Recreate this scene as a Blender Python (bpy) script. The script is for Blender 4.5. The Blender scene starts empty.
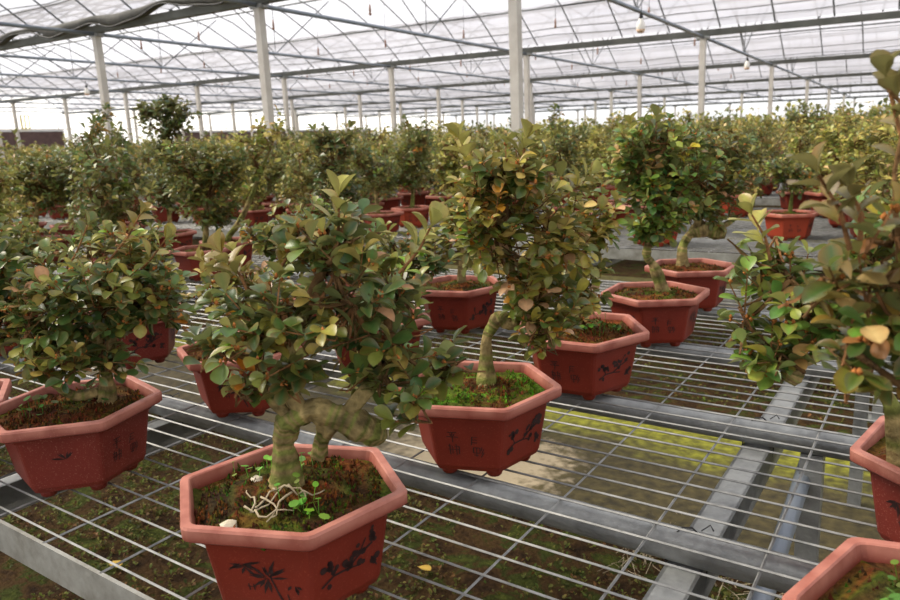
import bpy, bmesh, math, random
import numpy as np
from mathutils import Vector, Matrix

C = bpy.context.scene
COL = C.collection
PI = math.pi
BH = 0.75                      # height of the mesh benches above the ground (metres)

# ------------------------------------------------------------ camera
YAW, PIT, ROL = -0.603597, 0.210602, -0.0433085
cy, sy, cp, sp, cr, sr = math.cos(YAW), math.sin(YAW), math.cos(PIT), math.sin(PIT), math.cos(ROL), math.sin(ROL)
fwd = Vector((sy*cp, cy*cp, -sp)); rgt = Vector((cy, -sy, 0)); upv = rgt.cross(fwd)
r2 = cr*rgt + sr*upv; u2 = -sr*rgt + cr*upv
cam_d = bpy.data.cameras.new('camera'); cam = bpy.data.objects.new('camera', cam_d); COL.objects.link(cam)
cam.matrix_world = Matrix(((r2.x, u2.x, -fwd.x, 0), (r2.y, u2.y, -fwd.y, 0), (r2.z, u2.z, -fwd.z, BH+0.5533), (0, 0, 0, 1)))
cam_d.sensor_width = 36; cam_d.lens = 28.86; cam_d.clip_start = .02; cam_d.clip_end = 300
cam_d.dof.use_dof = True; cam_d.dof.focus_distance = 1.15; cam_d.dof.aperture_fstop = 9.0
C.camera = cam

# ------------------------------------------------------------ light and exposure
C.view_settings.view_transform = 'Standard'; C.view_settings.look = 'None'
C.view_settings.exposure = 0.0; C.view_settings.gamma = 1.0
w = bpy.data.worlds.new('world'); C.world = w; w.use_nodes = True
nt = w.node_tree; nt.nodes.clear()
out = nt.nodes.new('ShaderNodeOutputWorld'); bg = nt.nodes.new('ShaderNodeBackground')
tc = nt.nodes.new('ShaderNodeTexCoord'); sx = nt.nodes.new('ShaderNodeSeparateXYZ'); rp = nt.nodes.new('ShaderNodeValToRGB')
nz = nt.nodes.new('ShaderNodeTexNoise'); nz.inputs['Scale'].default_value = 2.2; nz.inputs['Detail'].default_value = 4
nt.links.new(tc.outputs['Generated'], sx.inputs[0]); nt.links.new(tc.outputs['Generated'], nz.inputs['Vector'])
ad = nt.nodes.new('ShaderNodeMath'); ad.operation = 'MULTIPLY_ADD'; ad.inputs[1].default_value = .25; 
nt.links.new(nz.outputs['Fac'], ad.inputs[0]); nt.links.new(sx.outputs['Z'], ad.inputs[2]); nt.links.new(ad.outputs[0], rp.inputs[0])
e = rp.color_ramp.elements; e[0].position = .1; e[0].color = (1, .99, .965, 1); e[0].position = .14; e[1].position = .40; e[1].color = (.60, .62, .66, 1)
nt.links.new(rp.outputs[0], bg.inputs[0]); bg.inputs[1].default_value = 1.45
nt.links.new(bg.outputs[0], out.inputs[0])
sl = bpy.data.lights.new('sun', 'SUN'); so = bpy.data.objects.new('sun', sl); COL.objects.link(so)
sl.energy = 9.0; sl.angle = math.radians(26); sl.color = (1, .90, .74)
so.rotation_euler = Vector((-0.70, -0.22, 0.72)).to_track_quat('Z', 'Y').to_euler()   # high, from the left

rnd = random.Random(7)

# ------------------------------------------------------------ materials
def s2l(c):
    return tuple(((x/255)/12.92 if x/255 <= .04045 else ((x/255+.055)/1.055)**2.4) for x in c)
def new_mat(name):
    m = bpy.data.materials.new(name); m.use_nodes = True
    return m, m.node_tree, m.node_tree.nodes['Principled BSDF']
def noise_mat(name, stops, scale=20, rough=.7, bump=0, detail=6, metal=0, spec=.5, bscale=None, dist=0, dist_m=.01):
    m, t, b = new_mat(name)
    tc = t.nodes.new('ShaderNodeTexCoord'); n = t.nodes.new('ShaderNodeTexNoise'); r = t.nodes.new('ShaderNodeValToRGB')
    n.inputs['Scale'].default_value = scale; n.inputs['Detail'].default_value = detail; n.inputs['Roughness'].default_value = .65
    n.inputs['Distortion'].default_value = dist
    t.links.new(tc.outputs['Object'], n.inputs['Vector']); t.links.new(n.outputs['Fac'], r.inputs[0]); t.links.new(r.outputs[0], b.inputs['Base Color'])
    el = r.color_ramp.elements
    while len(el) < len(stops): el.new(.5)
    for q, (ps, c) in zip(el, stops): q.position = ps; q.color = (*s2l(c), 1)
    b.inputs['Roughness'].default_value = rough; b.inputs['Metallic'].default_value = metal; b.inputs['Specular IOR Level'].default_value = spec
    if bump:
        n2 = t.nodes.new('ShaderNodeTexNoise'); n2.inputs['Scale'].default_value = bscale or scale*3; n2.inputs['Detail'].default_value = 8
        bp = t.nodes.new('ShaderNodeBump'); bp.inputs['Strength'].default_value = bump; bp.inputs['Distance'].default_value = dist_m
        t.links.new(tc.outputs['Object'], n2.inputs['Vector']); t.links.new(n2.outputs['Fac'], bp.inputs['Height']); t.links.new(bp.outputs[0], b.inputs['Normal'])
    return m
def attr_mat(name, rough=.5, spec=.5, trans=0, back=0, bump=0, bscale=60, mottle=0, mscale=120):
    """colour comes from the mesh's own colour attribute (each leaf its own colour)"""
    m, t, b = new_mat(name)
    a = t.nodes.new('ShaderNodeAttribute'); a.attribute_name = 'Col'
    src = a.outputs['Color']
    tc = t.nodes.new('ShaderNodeTexCoord')
    if mottle:
        n = t.nodes.new('ShaderNodeTexNoise'); n.inputs['Scale'].default_value = mscale; n.inputs['Detail'].default_value = 5
        mr = t.nodes.new('ShaderNodeMapRange'); mr.inputs[1].default_value = .3; mr.inputs[2].default_value = .7
        mr.inputs[3].default_value = 1-mottle; mr.inputs[4].default_value = 1+mottle
        mx = t.nodes.new('ShaderNodeVectorMath'); mx.operation = 'SCALE'
        t.links.new(tc.outputs['Object'], n.inputs['Vector']); t.links.new(n.outputs['Fac'], mr.inputs[0])
        t.links.new(src, mx.inputs[0]); t.links.new(mr.outputs[0], mx.inputs['Scale']); src = mx.outputs[0]
    if back:      # underside of a leaf is paler and matt
        g = t.nodes.new('ShaderNodeNewGeometry'); mb = t.nodes.new('ShaderNodeMix'); mb.data_type = 'RGBA'
        ml = t.nodes.new('ShaderNodeMath'); ml.operation = 'MULTIPLY'; ml.inputs[1].default_value = back
        t.links.new(g.outputs['Backfacing'], ml.inputs[0]); t.links.new(ml.outputs[0], mb.inputs['Factor'])
        t.links.new(src, mb.inputs['A']); mb.inputs['B'].default_value = (*s2l((150, 150, 98)), 1); src = mb.outputs['Result']
    t.links.new(src, b.inputs['Base Color'])
    b.inputs['Roughness'].default_value = rough; b.inputs['Specular IOR Level'].default_value = spec
    if bump:
        n2 = t.nodes.new('ShaderNodeTexNoise'); n2.inputs['Scale'].default_value = bscale; n2.inputs['Detail'].default_value = 6
        bp = t.nodes.new('ShaderNodeBump'); bp.inputs['Strength'].default_value = bump; bp.inputs['Distance'].default_value = .006
        t.links.new(tc.outputs['Object'], n2.inputs['Vector']); t.links.new(n2.outputs['Fac'], bp.inputs['Height']); t.links.new(bp.outputs[0], b.inputs['Normal'])
    if trans:
        o = t.nodes['Material Output']; ts = t.nodes.new('ShaderNodeBsdfTranslucent'); ms = t.nodes.new('ShaderNodeMixShader')
        t.links.new(src, ts.inputs[0]); ms.inputs[0].default_value = trans
        t.links.new(b.outputs[0], ms.inputs[1]); t.links.new(ts.outputs[0], ms.inputs[2]); t.links.new(ms.outputs[0], o.inputs[0])
    return m
def film_mat(name, clear, col, stain=0):
    m, t, b = new_mat(name); t.nodes.remove(b)
    o = t.nodes['Material Output']; tr = t.nodes.new('ShaderNodeBsdfTransparent'); ts = t.nodes.new('ShaderNodeBsdfTranslucent'); ms = t.nodes.new('ShaderNodeMixShader')
    tr.inputs[0].default_value = (.93, .94, .97, 1); ts.inputs[0].default_value = (*col, 1)
    tc = t.nodes.new('ShaderNodeTexCoord'); mp = t.nodes.new('ShaderNodeMapping'); mp.inputs['Scale'].default_value = (.25, 1.2, 1.2)
    n = t.nodes.new('ShaderNodeTexNoise'); n.inputs['Scale'].default_value = 1.5; n.inputs['Detail'].default_value = 5
    mr = t.nodes.new('ShaderNodeMapRange'); mr.inputs[1].default_value = .35; mr.inputs[2].default_value = .7
    mr.inputs[3].default_value = 1-clear-stain*.5; mr.inputs[4].default_value = 1-clear+stain
    t.links.new(tc.outputs['Object'], mp.inputs[0]); t.links.new(mp.outputs[0], n.inputs['Vector']); t.links.new(n.outputs['Fac'], mr.inputs[0])
    t.links.new(mr.outputs[0], ms.inputs[0]); t.links.new(tr.outputs[0], ms.inputs[1]); t.links.new(ts.outputs[0], ms.inputs[2]); t.links.new(ms.outputs[0], o.inputs[0])
    return m

def pot_mat(name, base, light, dusty=.4):
    """glazed plastic clay: rust red with pale mineral specks and a bloom that follows the worn rim"""
    m, t, b = new_mat(name)
    tc = t.nodes.new('ShaderNodeTexCoord')
    n = t.nodes.new('ShaderNodeTexNoise'); n.inputs['Scale'].default_value = 9; n.inputs['Detail'].default_value = 8
    n2 = t.nodes.new('ShaderNodeTexNoise'); n2.inputs['Scale'].default_value = 420; n2.inputs['Detail'].default_value = 2
    t.links.new(tc.outputs['Object'], n.inputs['Vector']); t.links.new(tc.outputs['Object'], n2.inputs['Vector'])
    r = t.nodes.new('ShaderNodeValToRGB'); t.links.new(n.outputs['Fac'], r.inputs[0])
    e = r.color_ramp.elements; e[0].position = .3; e[0].color = (*s2l([x*.86 for x in base]), 1); e[1].position = .7; e[1].color = (*s2l(base), 1)
    r2 = t.nodes.new('ShaderNodeMapRange'); r2.inputs[1].default_value = .6; r2.inputs[2].default_value = .72; r2.inputs[4].default_value = dusty
    t.links.new(n2.outputs['Fac'], r2.inputs[0])
    mx = t.nodes.new('ShaderNodeMix'); mx.data_type = 'RGBA'; t.links.new(r2.outputs[0], mx.inputs['Factor']); t.links.new(r.outputs[0], mx.inputs['A']); mx.inputs['B'].default_value = (*s2l(light), 1)
    # limescale bloom on the rim (object z close to the top) broken up by noise
    sp_ = t.nodes.new('ShaderNodeSeparateXYZ'); t.links.new(tc.outputs['Object'], sp_.inputs[0])
    zr = t.nodes.new('ShaderNodeMapRange'); zr.inputs[1].default_value = .118; zr.inputs[2].default_value = .1375; zr.inputs[3].default_value = 0; zr.inputs[4].default_value = .78; zr.interpolation_type = 'SMOOTHSTEP'
    t.links.new(sp_.outputs['Z'], zr.inputs[0])
    n3 = t.nodes.new('ShaderNodeTexNoise'); n3.inputs['Scale'].default_value = 28; n3.inputs['Detail'].default_value = 7
    t.links.new(tc.outputs['Object'], n3.inputs['Vector'])
    m3 = t.nodes.new('ShaderNodeMapRange'); m3.inputs[1].default_value = .3; m3.inputs[2].default_value = .62; m3.inputs[3].default_value = .45; m3.inputs[4].default_value = 1
    t.links.new(n3.outputs['Fac'], m3.inputs[0])
    mm = t.nodes.new('ShaderNodeMath'); mm.operation = 'MULTIPLY'; t.links.new(zr.outputs[0], mm.inputs[0]); t.links.new(m3.outputs[0], mm.inputs[1])
    mz = t.nodes.new('ShaderNodeMix'); mz.data_type = 'RGBA'; t.links.new(mm.outputs[0], mz.inputs['Factor']); t.links.new(mx.outputs['Result'], mz.inputs['A']); mz.inputs['B'].default_value = (*s2l((200, 136, 118)), 1)
    t.links.new(mz.outputs['Result'], b.inputs['Base Color'])
    b.inputs['Roughness'].default_value = .5; b.inputs['Specular IOR Level'].default_value = .35
    bp = t.nodes.new('ShaderNodeBump'); bp.inputs['Strength'].default_value = .25; bp.inputs['Distance'].default_value = .0015
    t.links.new(n3.outputs['Fac'], bp.inputs['Height']); t.links.new(bp.outputs[0], b.inputs['Normal'])
    return m

M = {}
M['pot'] = pot_mat('terracotta_red', (128, 44, 29), (168, 88, 68), .35)
M['pot_dusty'] = pot_mat('terracotta_dusty', (122, 46, 36), (176, 122, 108), .5)
M['pot_far'] = pot_mat('terracotta_bright', (168, 66, 42), (196, 104, 78), .2)
M['ink'] = noise_mat('black_ink', [(0, (30, 20, 20)), (1, (62, 32, 28))], 90, .6)
M['leaf'] = attr_mat('leaf', .36, .5, .28, .5, mottle=.14)
M['wood'] = attr_mat('bark', .9, .15, bump=1.0, bscale=110, mottle=.55, mscale=55)
M['soil'] = attr_mat('soil_and_moss', .95, .1, bump=.8, bscale=260, mottle=.5)
M['weed'] = attr_mat('weed', .6, .3, .3)
M['galv'] = noise_mat('galvanised_steel', [(.3, (122, 124, 124)), (.7, (168, 170, 168))], 14, .42, .15, metal=.4, bscale=90)
M['galv_dull'] = noise_mat('weathered_steel', [(.25, (110, 106, 96)), (.5, (150, 150, 144)), (.75, (176, 177, 172))], 11, .55, .25, metal=.3)
M['wire'] = noise_mat('zinc_wire', [(.3, (112, 113, 112)), (.7, (162, 162, 159))], 30, .5, metal=.3)
M['post'] = noise_mat('painted_post', [(.3, (188, 182, 172)), (.7, (212, 208, 200))], 3, .6, metal=.1)
M['gutter'] = noise_mat('gutter_steel', [(.3, (100, 103, 100)), (.7, (126, 129, 125))], 2, .6, metal=.2)
M['tie'] = noise_mat('blue_grey_tube', [(.3, (128, 138, 150)), (.7, (156, 164, 174))], 3, .5, metal=.2)
M['dark'] = noise_mat('dark_steel', [(.3, (92, 96, 98)), (.7, (120, 124, 126))], 3, .6, metal=.2)
M['shade'] = noise_mat('rolled_shade_cloth', [(.3, (78, 78, 74)), (.7, (112, 110, 104))], 6, .85, .3)
M['pad'] = noise_mat('cooling_pad_brown', [(.3, (84, 66, 64)), (.7, (112, 90, 86))], 4, .9, .3)
M['white'] = noise_mat('white_paint', [(0, (216, 216, 216)), (1, (236, 236, 236))], 4, .5)
M['bulb'] = noise_mat('milky_bulb', [(0, (226, 222, 212)), (1, (244, 242, 236))], 4, .25)
M['bulb_low'] = noise_mat('amber_collar', [(0, (190, 150, 110)), (1, (212, 170, 128))], 4, .4)
M['rubber'] = noise_mat('black_tie', [(0, (26, 26, 28)), (1, (44, 44, 46))], 10, .6)
M['nozzle'] = noise_mat('rusty_nozzle', [(0, (110, 80, 66)), (1, (160, 116, 92))], 10, .6)
M['film'] = film_mat('greenhouse_film', .56, (.60, .60, .66), .16)
M['film_wall'] = film_mat('greenhouse_wall_film', .5, (.95, .95, .95), .05)
M['yellow'] = noise_mat('yellow_paint', [(0, (214, 196, 92)), (1, (230, 214, 120))], 4, .6)
M['root'] = noise_mat('dry_root', [(.3, (150, 132, 104)), (.7, (196, 182, 152))], 30, .8)
M['stone'] = noise_mat('pale_stone', [(.3, (190, 176, 150)), (.7, (226, 214, 190))], 30, .7)

# ------------------------------------------------------------ mesh helpers
class MB:
    def __init__(s): s.v = []; s.f = []; s.c = []; s.m = []; s.smooth = []
    def add(s, vs, fs, col=None, mi=0, sm=True):
        o = len(s.v); s.v.extend(vs); s.f.extend([tuple(i+o for i in f) for f in fs])
        s.c.extend([col or (1, 1, 1)]*len(vs)); s.m.extend([mi]*len(fs)); s.smooth.extend([sm]*len(fs))
    def box(s, a, b, mi=0, col=None):
        x0, y0, z0 = a; x1, y1, z1 = b
        vs = [(x0, y0, z0), (x1, y0, z0), (x1, y1, z0), (x0, y1, z0), (x0, y0, z1), (x1, y0, z1), (x1, y1, z1), (x0, y1, z1)]
        s.add(vs, [(0, 3, 2, 1), (4, 5, 6, 7), (0, 1, 5, 4), (1, 2, 6, 5), (2, 3, 7, 6), (3, 0, 4, 7)], col, mi, False)
    def tube(s, pts, rad, n=8, col=None, mi=0, wob=0, caps=True, cols=None, seed=0):
        P = [Vector(p) for p in pts]; R = list(rad) if hasattr(rad, '__len__') else [rad]*len(P)
        rr = random.Random(seed)
        T = []
        for i in range(len(P)):
            a = P[max(0, i-1)]; b = P[min(len(P)-1, i+1)]; d = (b-a)
            T.append(d.normalized() if d.length > 1e-9 else Vector((0, 0, 1)))
        ref = Vector((0, 0, 1)) if abs(T[0].z) < .9 else Vector((1, 0, 0))
        u = T[0].cross(ref).normalized(); vs = []; cl = []
        ph = [rr.uniform(-1, 1) for _ in range(n)]
        for i in range(len(P)):
            u = (u - T[i]*u.dot(T[i])).normalized(); w_ = T[i].cross(u)
            for k in range(n):
                a = 2*PI*k/n; r = R[i]*(1+wob*(ph[k]*.75+.45*math.sin(i*.55+k*1.7+ph[0]*9)+rr.uniform(-.22, .22)))
                vs.append(tuple(P[i]+u*math.cos(a)*r+w_*math.sin(a)*r))
                cl.append(cols[i] if cols else (col or (1, 1, 1)))
        fs = [(i*n+k, i*n+(k+1) % n, (i+1)*n+(k+1) % n, (i+1)*n+k) for i in range(len(P)-1) for k in range(n)]
        if caps: fs += [tuple(range(n))[::-1], tuple((len(P)-1)*n+k for k in range(n))]
        o = len(s.v); s.v.extend(vs); s.c.extend(cl); s.f.extend([tuple(i+o for i in f) for f in fs]); s.m.extend([mi]*len(fs)); s.smooth.extend([n > 4]*len(fs))
    def build(s, name, mats, parent=None, color=True):
        me = bpy.data.meshes.new(name); me.from_pydata(s.v, [], s.f); 
        for m in (mats if isinstance(mats, (list, tuple)) else [mats]): me.materials.append(m)
        me.polygons.foreach_set('material_index', s.m); me.polygons.foreach_set('use_smooth', s.smooth)
        if color:
            a = me.color_attributes.new('Col', 'FLOAT_COLOR', 'POINT')
            arr = np.ones((len(s.v), 4), np.float32); arr[:, :3] = np.array(s.c, np.float32).reshape(-1, 3); a.data.foreach_set('color', arr.ravel())
        me.update()
        return link(name, me, parent)
def link(name, me, parent=None):
    o = bpy.data.objects.new(name, me); COL.objects.link(o)
    if parent: o.parent = parent
    return o
def smooth_path(pts, n=4):
    """Catmull-Rom through (x,y,z,r) tuples"""
    P = [np.array(p, float) for p in pts]; out = []
    for i in range(len(P)-1):
        a = P[i-1] if i else 2*P[0]-P[1]; b = P[i]; c = P[i+1]; d = P[i+2] if i+2 < len(P) else 2*P[-1]-P[-2]
        for k in range(n):
            t = k/n; out.append(.5*((2*b)+(-a+c)*t+(2*a-5*b+4*c-d)*t*t+(-a+3*b-3*c+d)*t**3))
    out.append(P[-1]); return [tuple(q) for q in out]
def empty(name, loc, rz=0, label=None, cat=None, group=None):
    o = bpy.data.objects.new(name, None); COL.objects.link(o); o.location = loc; o.rotation_euler = (0, 0, rz); o.empty_display_size = .05
    return tag(o, label, cat, group)
def tag(o, label=None, cat=None, group=None, kind=None):
    if label: o['label'] = label
    if cat: o['category'] = cat
    if group: o['group'] = group
    if kind: o['kind'] = kind
    return o
PLANTS = {
 'P1': ((-0.657, 0.578), [(0.056, 0.039, 0.372, 0.089, 0.089), (0.009, -0.018, 0.355, 0.065, 0.078), (0.091, 0.111, 0.341, 0.065, 0.087), (0.061, 0.042, 0.448, 0.056, 0.05), (0.125, 0.086, 0.254, 0.038, 0.047), (-0.038, -0.026, 0.276, 0.031, 0.045), (0.073, 0.075, 0.282, 0.038, 0.036), (0.011, 0.007, 0.29, 0.038, 0.034), (0.147, 0.138, 0.281, 0.029, 0.042), (-0.062, -0.043, 0.328, 0.027, 0.038)], [[(-0.005, -0.004, 0.142, 0.021), (-0.004, -0.003, 0.172, 0.018), (-0.002, -0.001, 0.202, 0.016), (0.006, 0.004, 0.223, 0.018), (0.029, 0.02, 0.235, 0.016), (0.055, 0.038, 0.225, 0.02), (0.077, 0.053, 0.211, 0.022), (0.09, 0.074, 0.192, 0.014)], [(0.047, 0.032, 0.219, 0.015), (0.022, 0.04, 0.191, 0.011), (0.009, 0.043, 0.162, 0.011)], [(0.017, 0.012, 0.234, 0.012), (0.005, 0.003, 0.28, 0.009), (0.024, 0.017, 0.343, 0.008), (0.054, 0.037, 0.415, 0.005)], [(0.063, 0.043, 0.231, 0.011), (0.082, 0.093, 0.278, 0.008), (0.085, 0.107, 0.354, 0.006)], [(0.006, 0.004, 0.228, 0.009), (-0.019, -0.013, 0.275, 0.007), (0.001, -0.023, 0.337, 0.006)]]),
 'P2': ((-0.658, 1.029), [(0.053, 0.037, 0.418, 0.113, 0.121), (0.02, -0.011, 0.439, 0.072, 0.096), (0.102, 0.107, 0.385, 0.072, 0.113), (0.048, 0.033, 0.51, 0.077, 0.061), (0.1, 0.069, 0.249, 0.068, 0.064), (0.087, 0.06, 0.312, 0.08, 0.08)], [[(0.015, 0.01, 0.17, 0.022), (0.014, 0.01, 0.203, 0.017), (0.021, 0.014, 0.236, 0.015), (0.036, 0.025, 0.256, 0.022), (0.053, 0.036, 0.248, 0.02), (0.058, 0.04, 0.287, 0.012), (0.05, 0.034, 0.375, 0.01), (0.048, 0.033, 0.477, 0.007)], [(0.053, 0.036, 0.256, 0.014), (0.086, 0.059, 0.286, 0.01), (0.095, 0.102, 0.368, 0.007)]]),
 'P3': ((-0.656, 1.467), [(0.008, 0.006, 0.225, 0.054, 0.073), (-0.019, -0.013, 0.339, 0.062, 0.104), (0.024, 0.053, 0.366, 0.058, 0.104)], [[(-0.014, -0.01, 0.139, 0.02), (-0.007, -0.005, 0.171, 0.018), (0.005, 0.003, 0.193, 0.018), (-0.001, -0.001, 0.237, 0.011), (-0.01, -0.007, 0.338, 0.009)]]),
 'P4': ((-0.637, 1.919), [(0.008, 0.005, 0.387, 0.107, 0.107), (-0.033, -0.023, 0.482, 0.092, 0.102), (0.055, 0.038, 0.464, 0.102, 0.112), (-0.006, -0.004, 0.55, 0.082, 0.061), (-0.014, -0.009, 0.321, 0.087, 0.056), (-0.071, -0.049, 0.522, 0.041, 0.056)], [[(0.022, 0.015, 0.179, 0.024), (-0.001, -0.001, 0.203, 0.022), (-0.019, -0.013, 0.234, 0.016), (-0.017, -0.012, 0.267, 0.019), (-0.003, -0.002, 0.321, 0.013), (0.007, 0.005, 0.44, 0.008)]]),
 'P5': ((-0.666, 2.357), [(0.058, 0.04, 0.395, 0.116, 0.137), (-0.009, -0.006, 0.477, 0.116, 0.116), (0.095, 0.065, 0.487, 0.079, 0.092), (0.015, 0.01, 0.34, 0.11, 0.061)], [[(-0.021, -0.014, 0.15, 0.026), (-0.022, -0.015, 0.197, 0.022), (-0.004, -0.003, 0.238, 0.022), (0.028, 0.019, 0.253, 0.039), (0.06, 0.041, 0.248, 0.042), (0.086, 0.06, 0.243, 0.039)], [(-0.004, -0.003, 0.235, 0.019), (0.021, 0.014, 0.301, 0.016), (0.031, 0.021, 0.428, 0.01)], [(0.065, 0.045, 0.254, 0.013), (0.101, 0.07, 0.274, 0.013), (0.132, 0.091, 0.299, 0.006)]]),
 'P6': ((-1.245, 0.618), [(0.04, 0.028, 0.321, 0.12, 0.099), (-0.007, -0.029, 0.294, 0.072, 0.088), (0.081, 0.092, 0.365, 0.08, 0.08), (0.146, 0.1, 0.315, 0.056, 0.064), (0.043, -0.031, 0.23, 0.072, 0.045), (0.065, 0.045, 0.231, 0.061, 0.048)], [[(0.048, 0.033, 0.143, 0.02), (0.056, 0.038, 0.176, 0.017), (0.054, 0.037, 0.209, 0.017), (0.05, 0.034, 0.249, 0.013), (0.061, 0.042, 0.32, 0.008), (0.06, 0.042, 0.372, 0.005)], [(0.039, 0.027, 0.155, 0.015), (0.025, -0.007, 0.158, 0.013), (0.021, -0.034, 0.188, 0.013), (0.017, -0.037, 0.214, 0.012), (-0.004, -0.027, 0.259, 0.008)], [(0.059, 0.041, 0.231, 0.012), (0.083, 0.081, 0.296, 0.008), (0.134, 0.093, 0.342, 0.005)]]),
 'P7': ((-1.840, 1.109), [(0.038, 0.026, 0.298, 0.103, 0.09), (0.084, 0.058, 0.198, 0.067, 0.09), (-0.026, -0.018, 0.232, 0.077, 0.077)], [[(0.019, 0.013, 0.122, 0.022), (0.031, 0.021, 0.172, 0.016), (0.036, 0.025, 0.284, 0.011)]]),
 'P8': ((-1.262, 1.014), [(0.014, 0.01, 0.264, 0.092, 0.071), (-0.04, -0.027, 0.267, 0.057, 0.051), (0.075, 0.076, 0.188, 0.092, 0.102), (0.048, 0.033, 0.126, 0.078, 0.071)], [[(-0.005, -0.004, 0.14, 0.017), (0.013, 0.009, 0.185, 0.015), (0.031, 0.021, 0.252, 0.011)]]),
 'P13': ((-1.170, 1.355), [(0.061, 0.042, 0.28, 0.094, 0.094), (0.123, 0.085, 0.289, 0.066, 0.07), (0.008, 0.006, 0.258, 0.07, 0.084)], [[(0.037, 0.025, 0.122, 0.017), (0.056, 0.039, 0.178, 0.015), (0.065, 0.045, 0.275, 0.01)]]),
 'P13b': ((-1.558, 1.553), [(-0.007, -0.004, 0.339, 0.137, 0.091), (-0.107, -0.074, 0.314, 0.091, 0.074), (0.08, 0.055, 0.334, 0.097, 0.08), (-0.013, -0.009, 0.249, 0.125, 0.068)], [[(0.0, -0.0, 0.14, 0.021), (-0.01, -0.007, 0.218, 0.018), (-0.008, -0.005, 0.324, 0.012)]]),
 'P12': ((-1.214, 1.808), [(-0.001, -0.001, 0.334, 0.086, 0.086), (0.062, 0.043, 0.36, 0.086, 0.097), (-0.041, -0.028, 0.26, 0.052, 0.052)], [[(0.01, 0.007, 0.143, 0.018), (0.013, 0.009, 0.226, 0.015), (0.016, 0.011, 0.318, 0.009)]]),
 'P9': ((-1.498, 0.483), [(0.146, 0.101, 0.321, 0.062, 0.082), (0.099, 0.068, 0.342, 0.082, 0.09), (0.152, 0.105, 0.41, 0.059, 0.043)], [[(0.053, 0.037, 0.137, 0.019), (0.083, 0.057, 0.233, 0.014), (0.118, 0.081, 0.323, 0.009)]]),
 'P10': ((0.064, 1.077), [(-0.198, -0.136, 0.353, 0.069, 0.062), (-0.215, -0.148, 0.297, 0.045, 0.039), (-0.26, -0.155, 0.351, 0.025, 0.062), (-0.235, -0.162, 0.286, 0.034, 0.034), (-0.236, -0.126, 0.404, 0.04, 0.04), (-0.148, -0.102, 0.35, 0.067, 0.078), (-0.122, -0.084, 0.41, 0.067, 0.067)], [[(-0.08, -0.055, 0.172, 0.018), (-0.098, -0.068, 0.213, 0.014), (-0.126, -0.087, 0.247, 0.013), (-0.156, -0.108, 0.288, 0.011), (-0.177, -0.122, 0.339, 0.007), (-0.209, -0.144, 0.378, 0.005)], [(-0.126, -0.087, 0.247, 0.009), (-0.116, -0.08, 0.323, 0.007), (-0.115, -0.079, 0.385, 0.005)], [(-0.156, -0.108, 0.285, 0.007), (-0.194, -0.134, 0.274, 0.012), (-0.201, -0.139, 0.259, 0.02), (-0.206, -0.142, 0.249, 0.014)]]),
 'P11': ((0.052, 0.679), [(-0.082, -0.057, 0.426, 0.043, 0.042), (-0.077, -0.053, 0.478, 0.046, 0.042), (-0.102, -0.07, 0.388, 0.035, 0.031), (-0.052, -0.036, 0.401, 0.042, 0.056), (-0.117, -0.057, 0.446, 0.025, 0.042)], [[(-0.037, -0.026, 0.169, 0.012), (-0.036, -0.025, 0.241, 0.01), (-0.045, -0.031, 0.311, 0.008), (-0.06, -0.041, 0.377, 0.006), (-0.075, -0.052, 0.456, 0.004), (-0.083, -0.057, 0.515, 0.002), (-0.08, -0.055, 0.561, 0.002), (-0.091, -0.063, 0.579, 0.001)], [(-0.054, -0.038, 0.345, 0.005), (-0.082, -0.056, 0.37, 0.004), (-0.102, -0.07, 0.388, 0.002)]]),
 'P25': ((-2.343, 0.989), [(0.016, 0.011, 0.307, 0.136, 0.099), (0.104, 0.072, 0.317, 0.079, 0.079)], [[(0.005, 0.003, 0.14, 0.021), (0.016, 0.011, 0.216, 0.018), (0.029, 0.02, 0.306, 0.012)]]),
 'P14': ((-2.819, 2.090), [(0.038, 0.026, 0.426, 0.184, 0.184), (-0.025, -0.018, 0.541, 0.122, 0.105), (0.122, 0.084, 0.533, 0.131, 0.131), (0.052, 0.036, 0.289, 0.114, 0.07)], [[(0.011, 0.008, 0.139, 0.023), (0.022, 0.015, 0.213, 0.023), (0.036, 0.025, 0.358, 0.014)]]),
 'P14b': ((-2.941, 2.338), [(0.174, 0.12, 0.571, 0.114, 0.142), (0.215, 0.148, 0.687, 0.104, 0.085), (0.088, 0.061, 0.599, 0.095, 0.095)], [[(-0.004, -0.003, 0.09, 0.025), (0.006, 0.004, 0.16, 0.025), (0.048, 0.033, 0.217, 0.025), (0.096, 0.066, 0.309, 0.02), (0.147, 0.101, 0.428, 0.015), (0.206, 0.142, 0.57, 0.01)]]),
 'P15': ((-4.181, 2.073), [(0.034, 0.024, 0.435, 0.172, 0.183), (-0.05, -0.034, 0.494, 0.14, 0.14), (0.136, 0.093, 0.512, 0.129, 0.129)], [[(-0.037, -0.026, 0.142, 0.025), (-0.033, -0.023, 0.243, 0.023), (0.008, 0.005, 0.408, 0.017)]]),
 'P15b': ((-4.910, 2.622), [(0.045, 0.031, 0.501, 0.169, 0.169), (0.147, 0.102, 0.429, 0.13, 0.156)], [[(-0.011, -0.008, 0.141, 0.021), (0.016, 0.011, 0.268, 0.021), (0.041, 0.028, 0.468, 0.014)]]),
 'P16dark': ((-3.634, 2.493), [(0.039, 0.027, 0.747, 0.152, 0.141), (-0.032, -0.022, 0.805, 0.076, 0.065), (0.126, 0.087, 0.796, 0.076, 0.07), (0.054, 0.038, 0.853, 0.054, 0.049), (0.024, 0.016, 0.597, 0.098, 0.087), (0.001, 0.001, 0.377, 0.119, 0.13)], [[(0.001, 0.001, 0.151, 0.017), (0.015, 0.01, 0.376, 0.017), (0.037, 0.026, 0.596, 0.011), (0.05, 0.035, 0.811, 0.009)]]),
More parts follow.
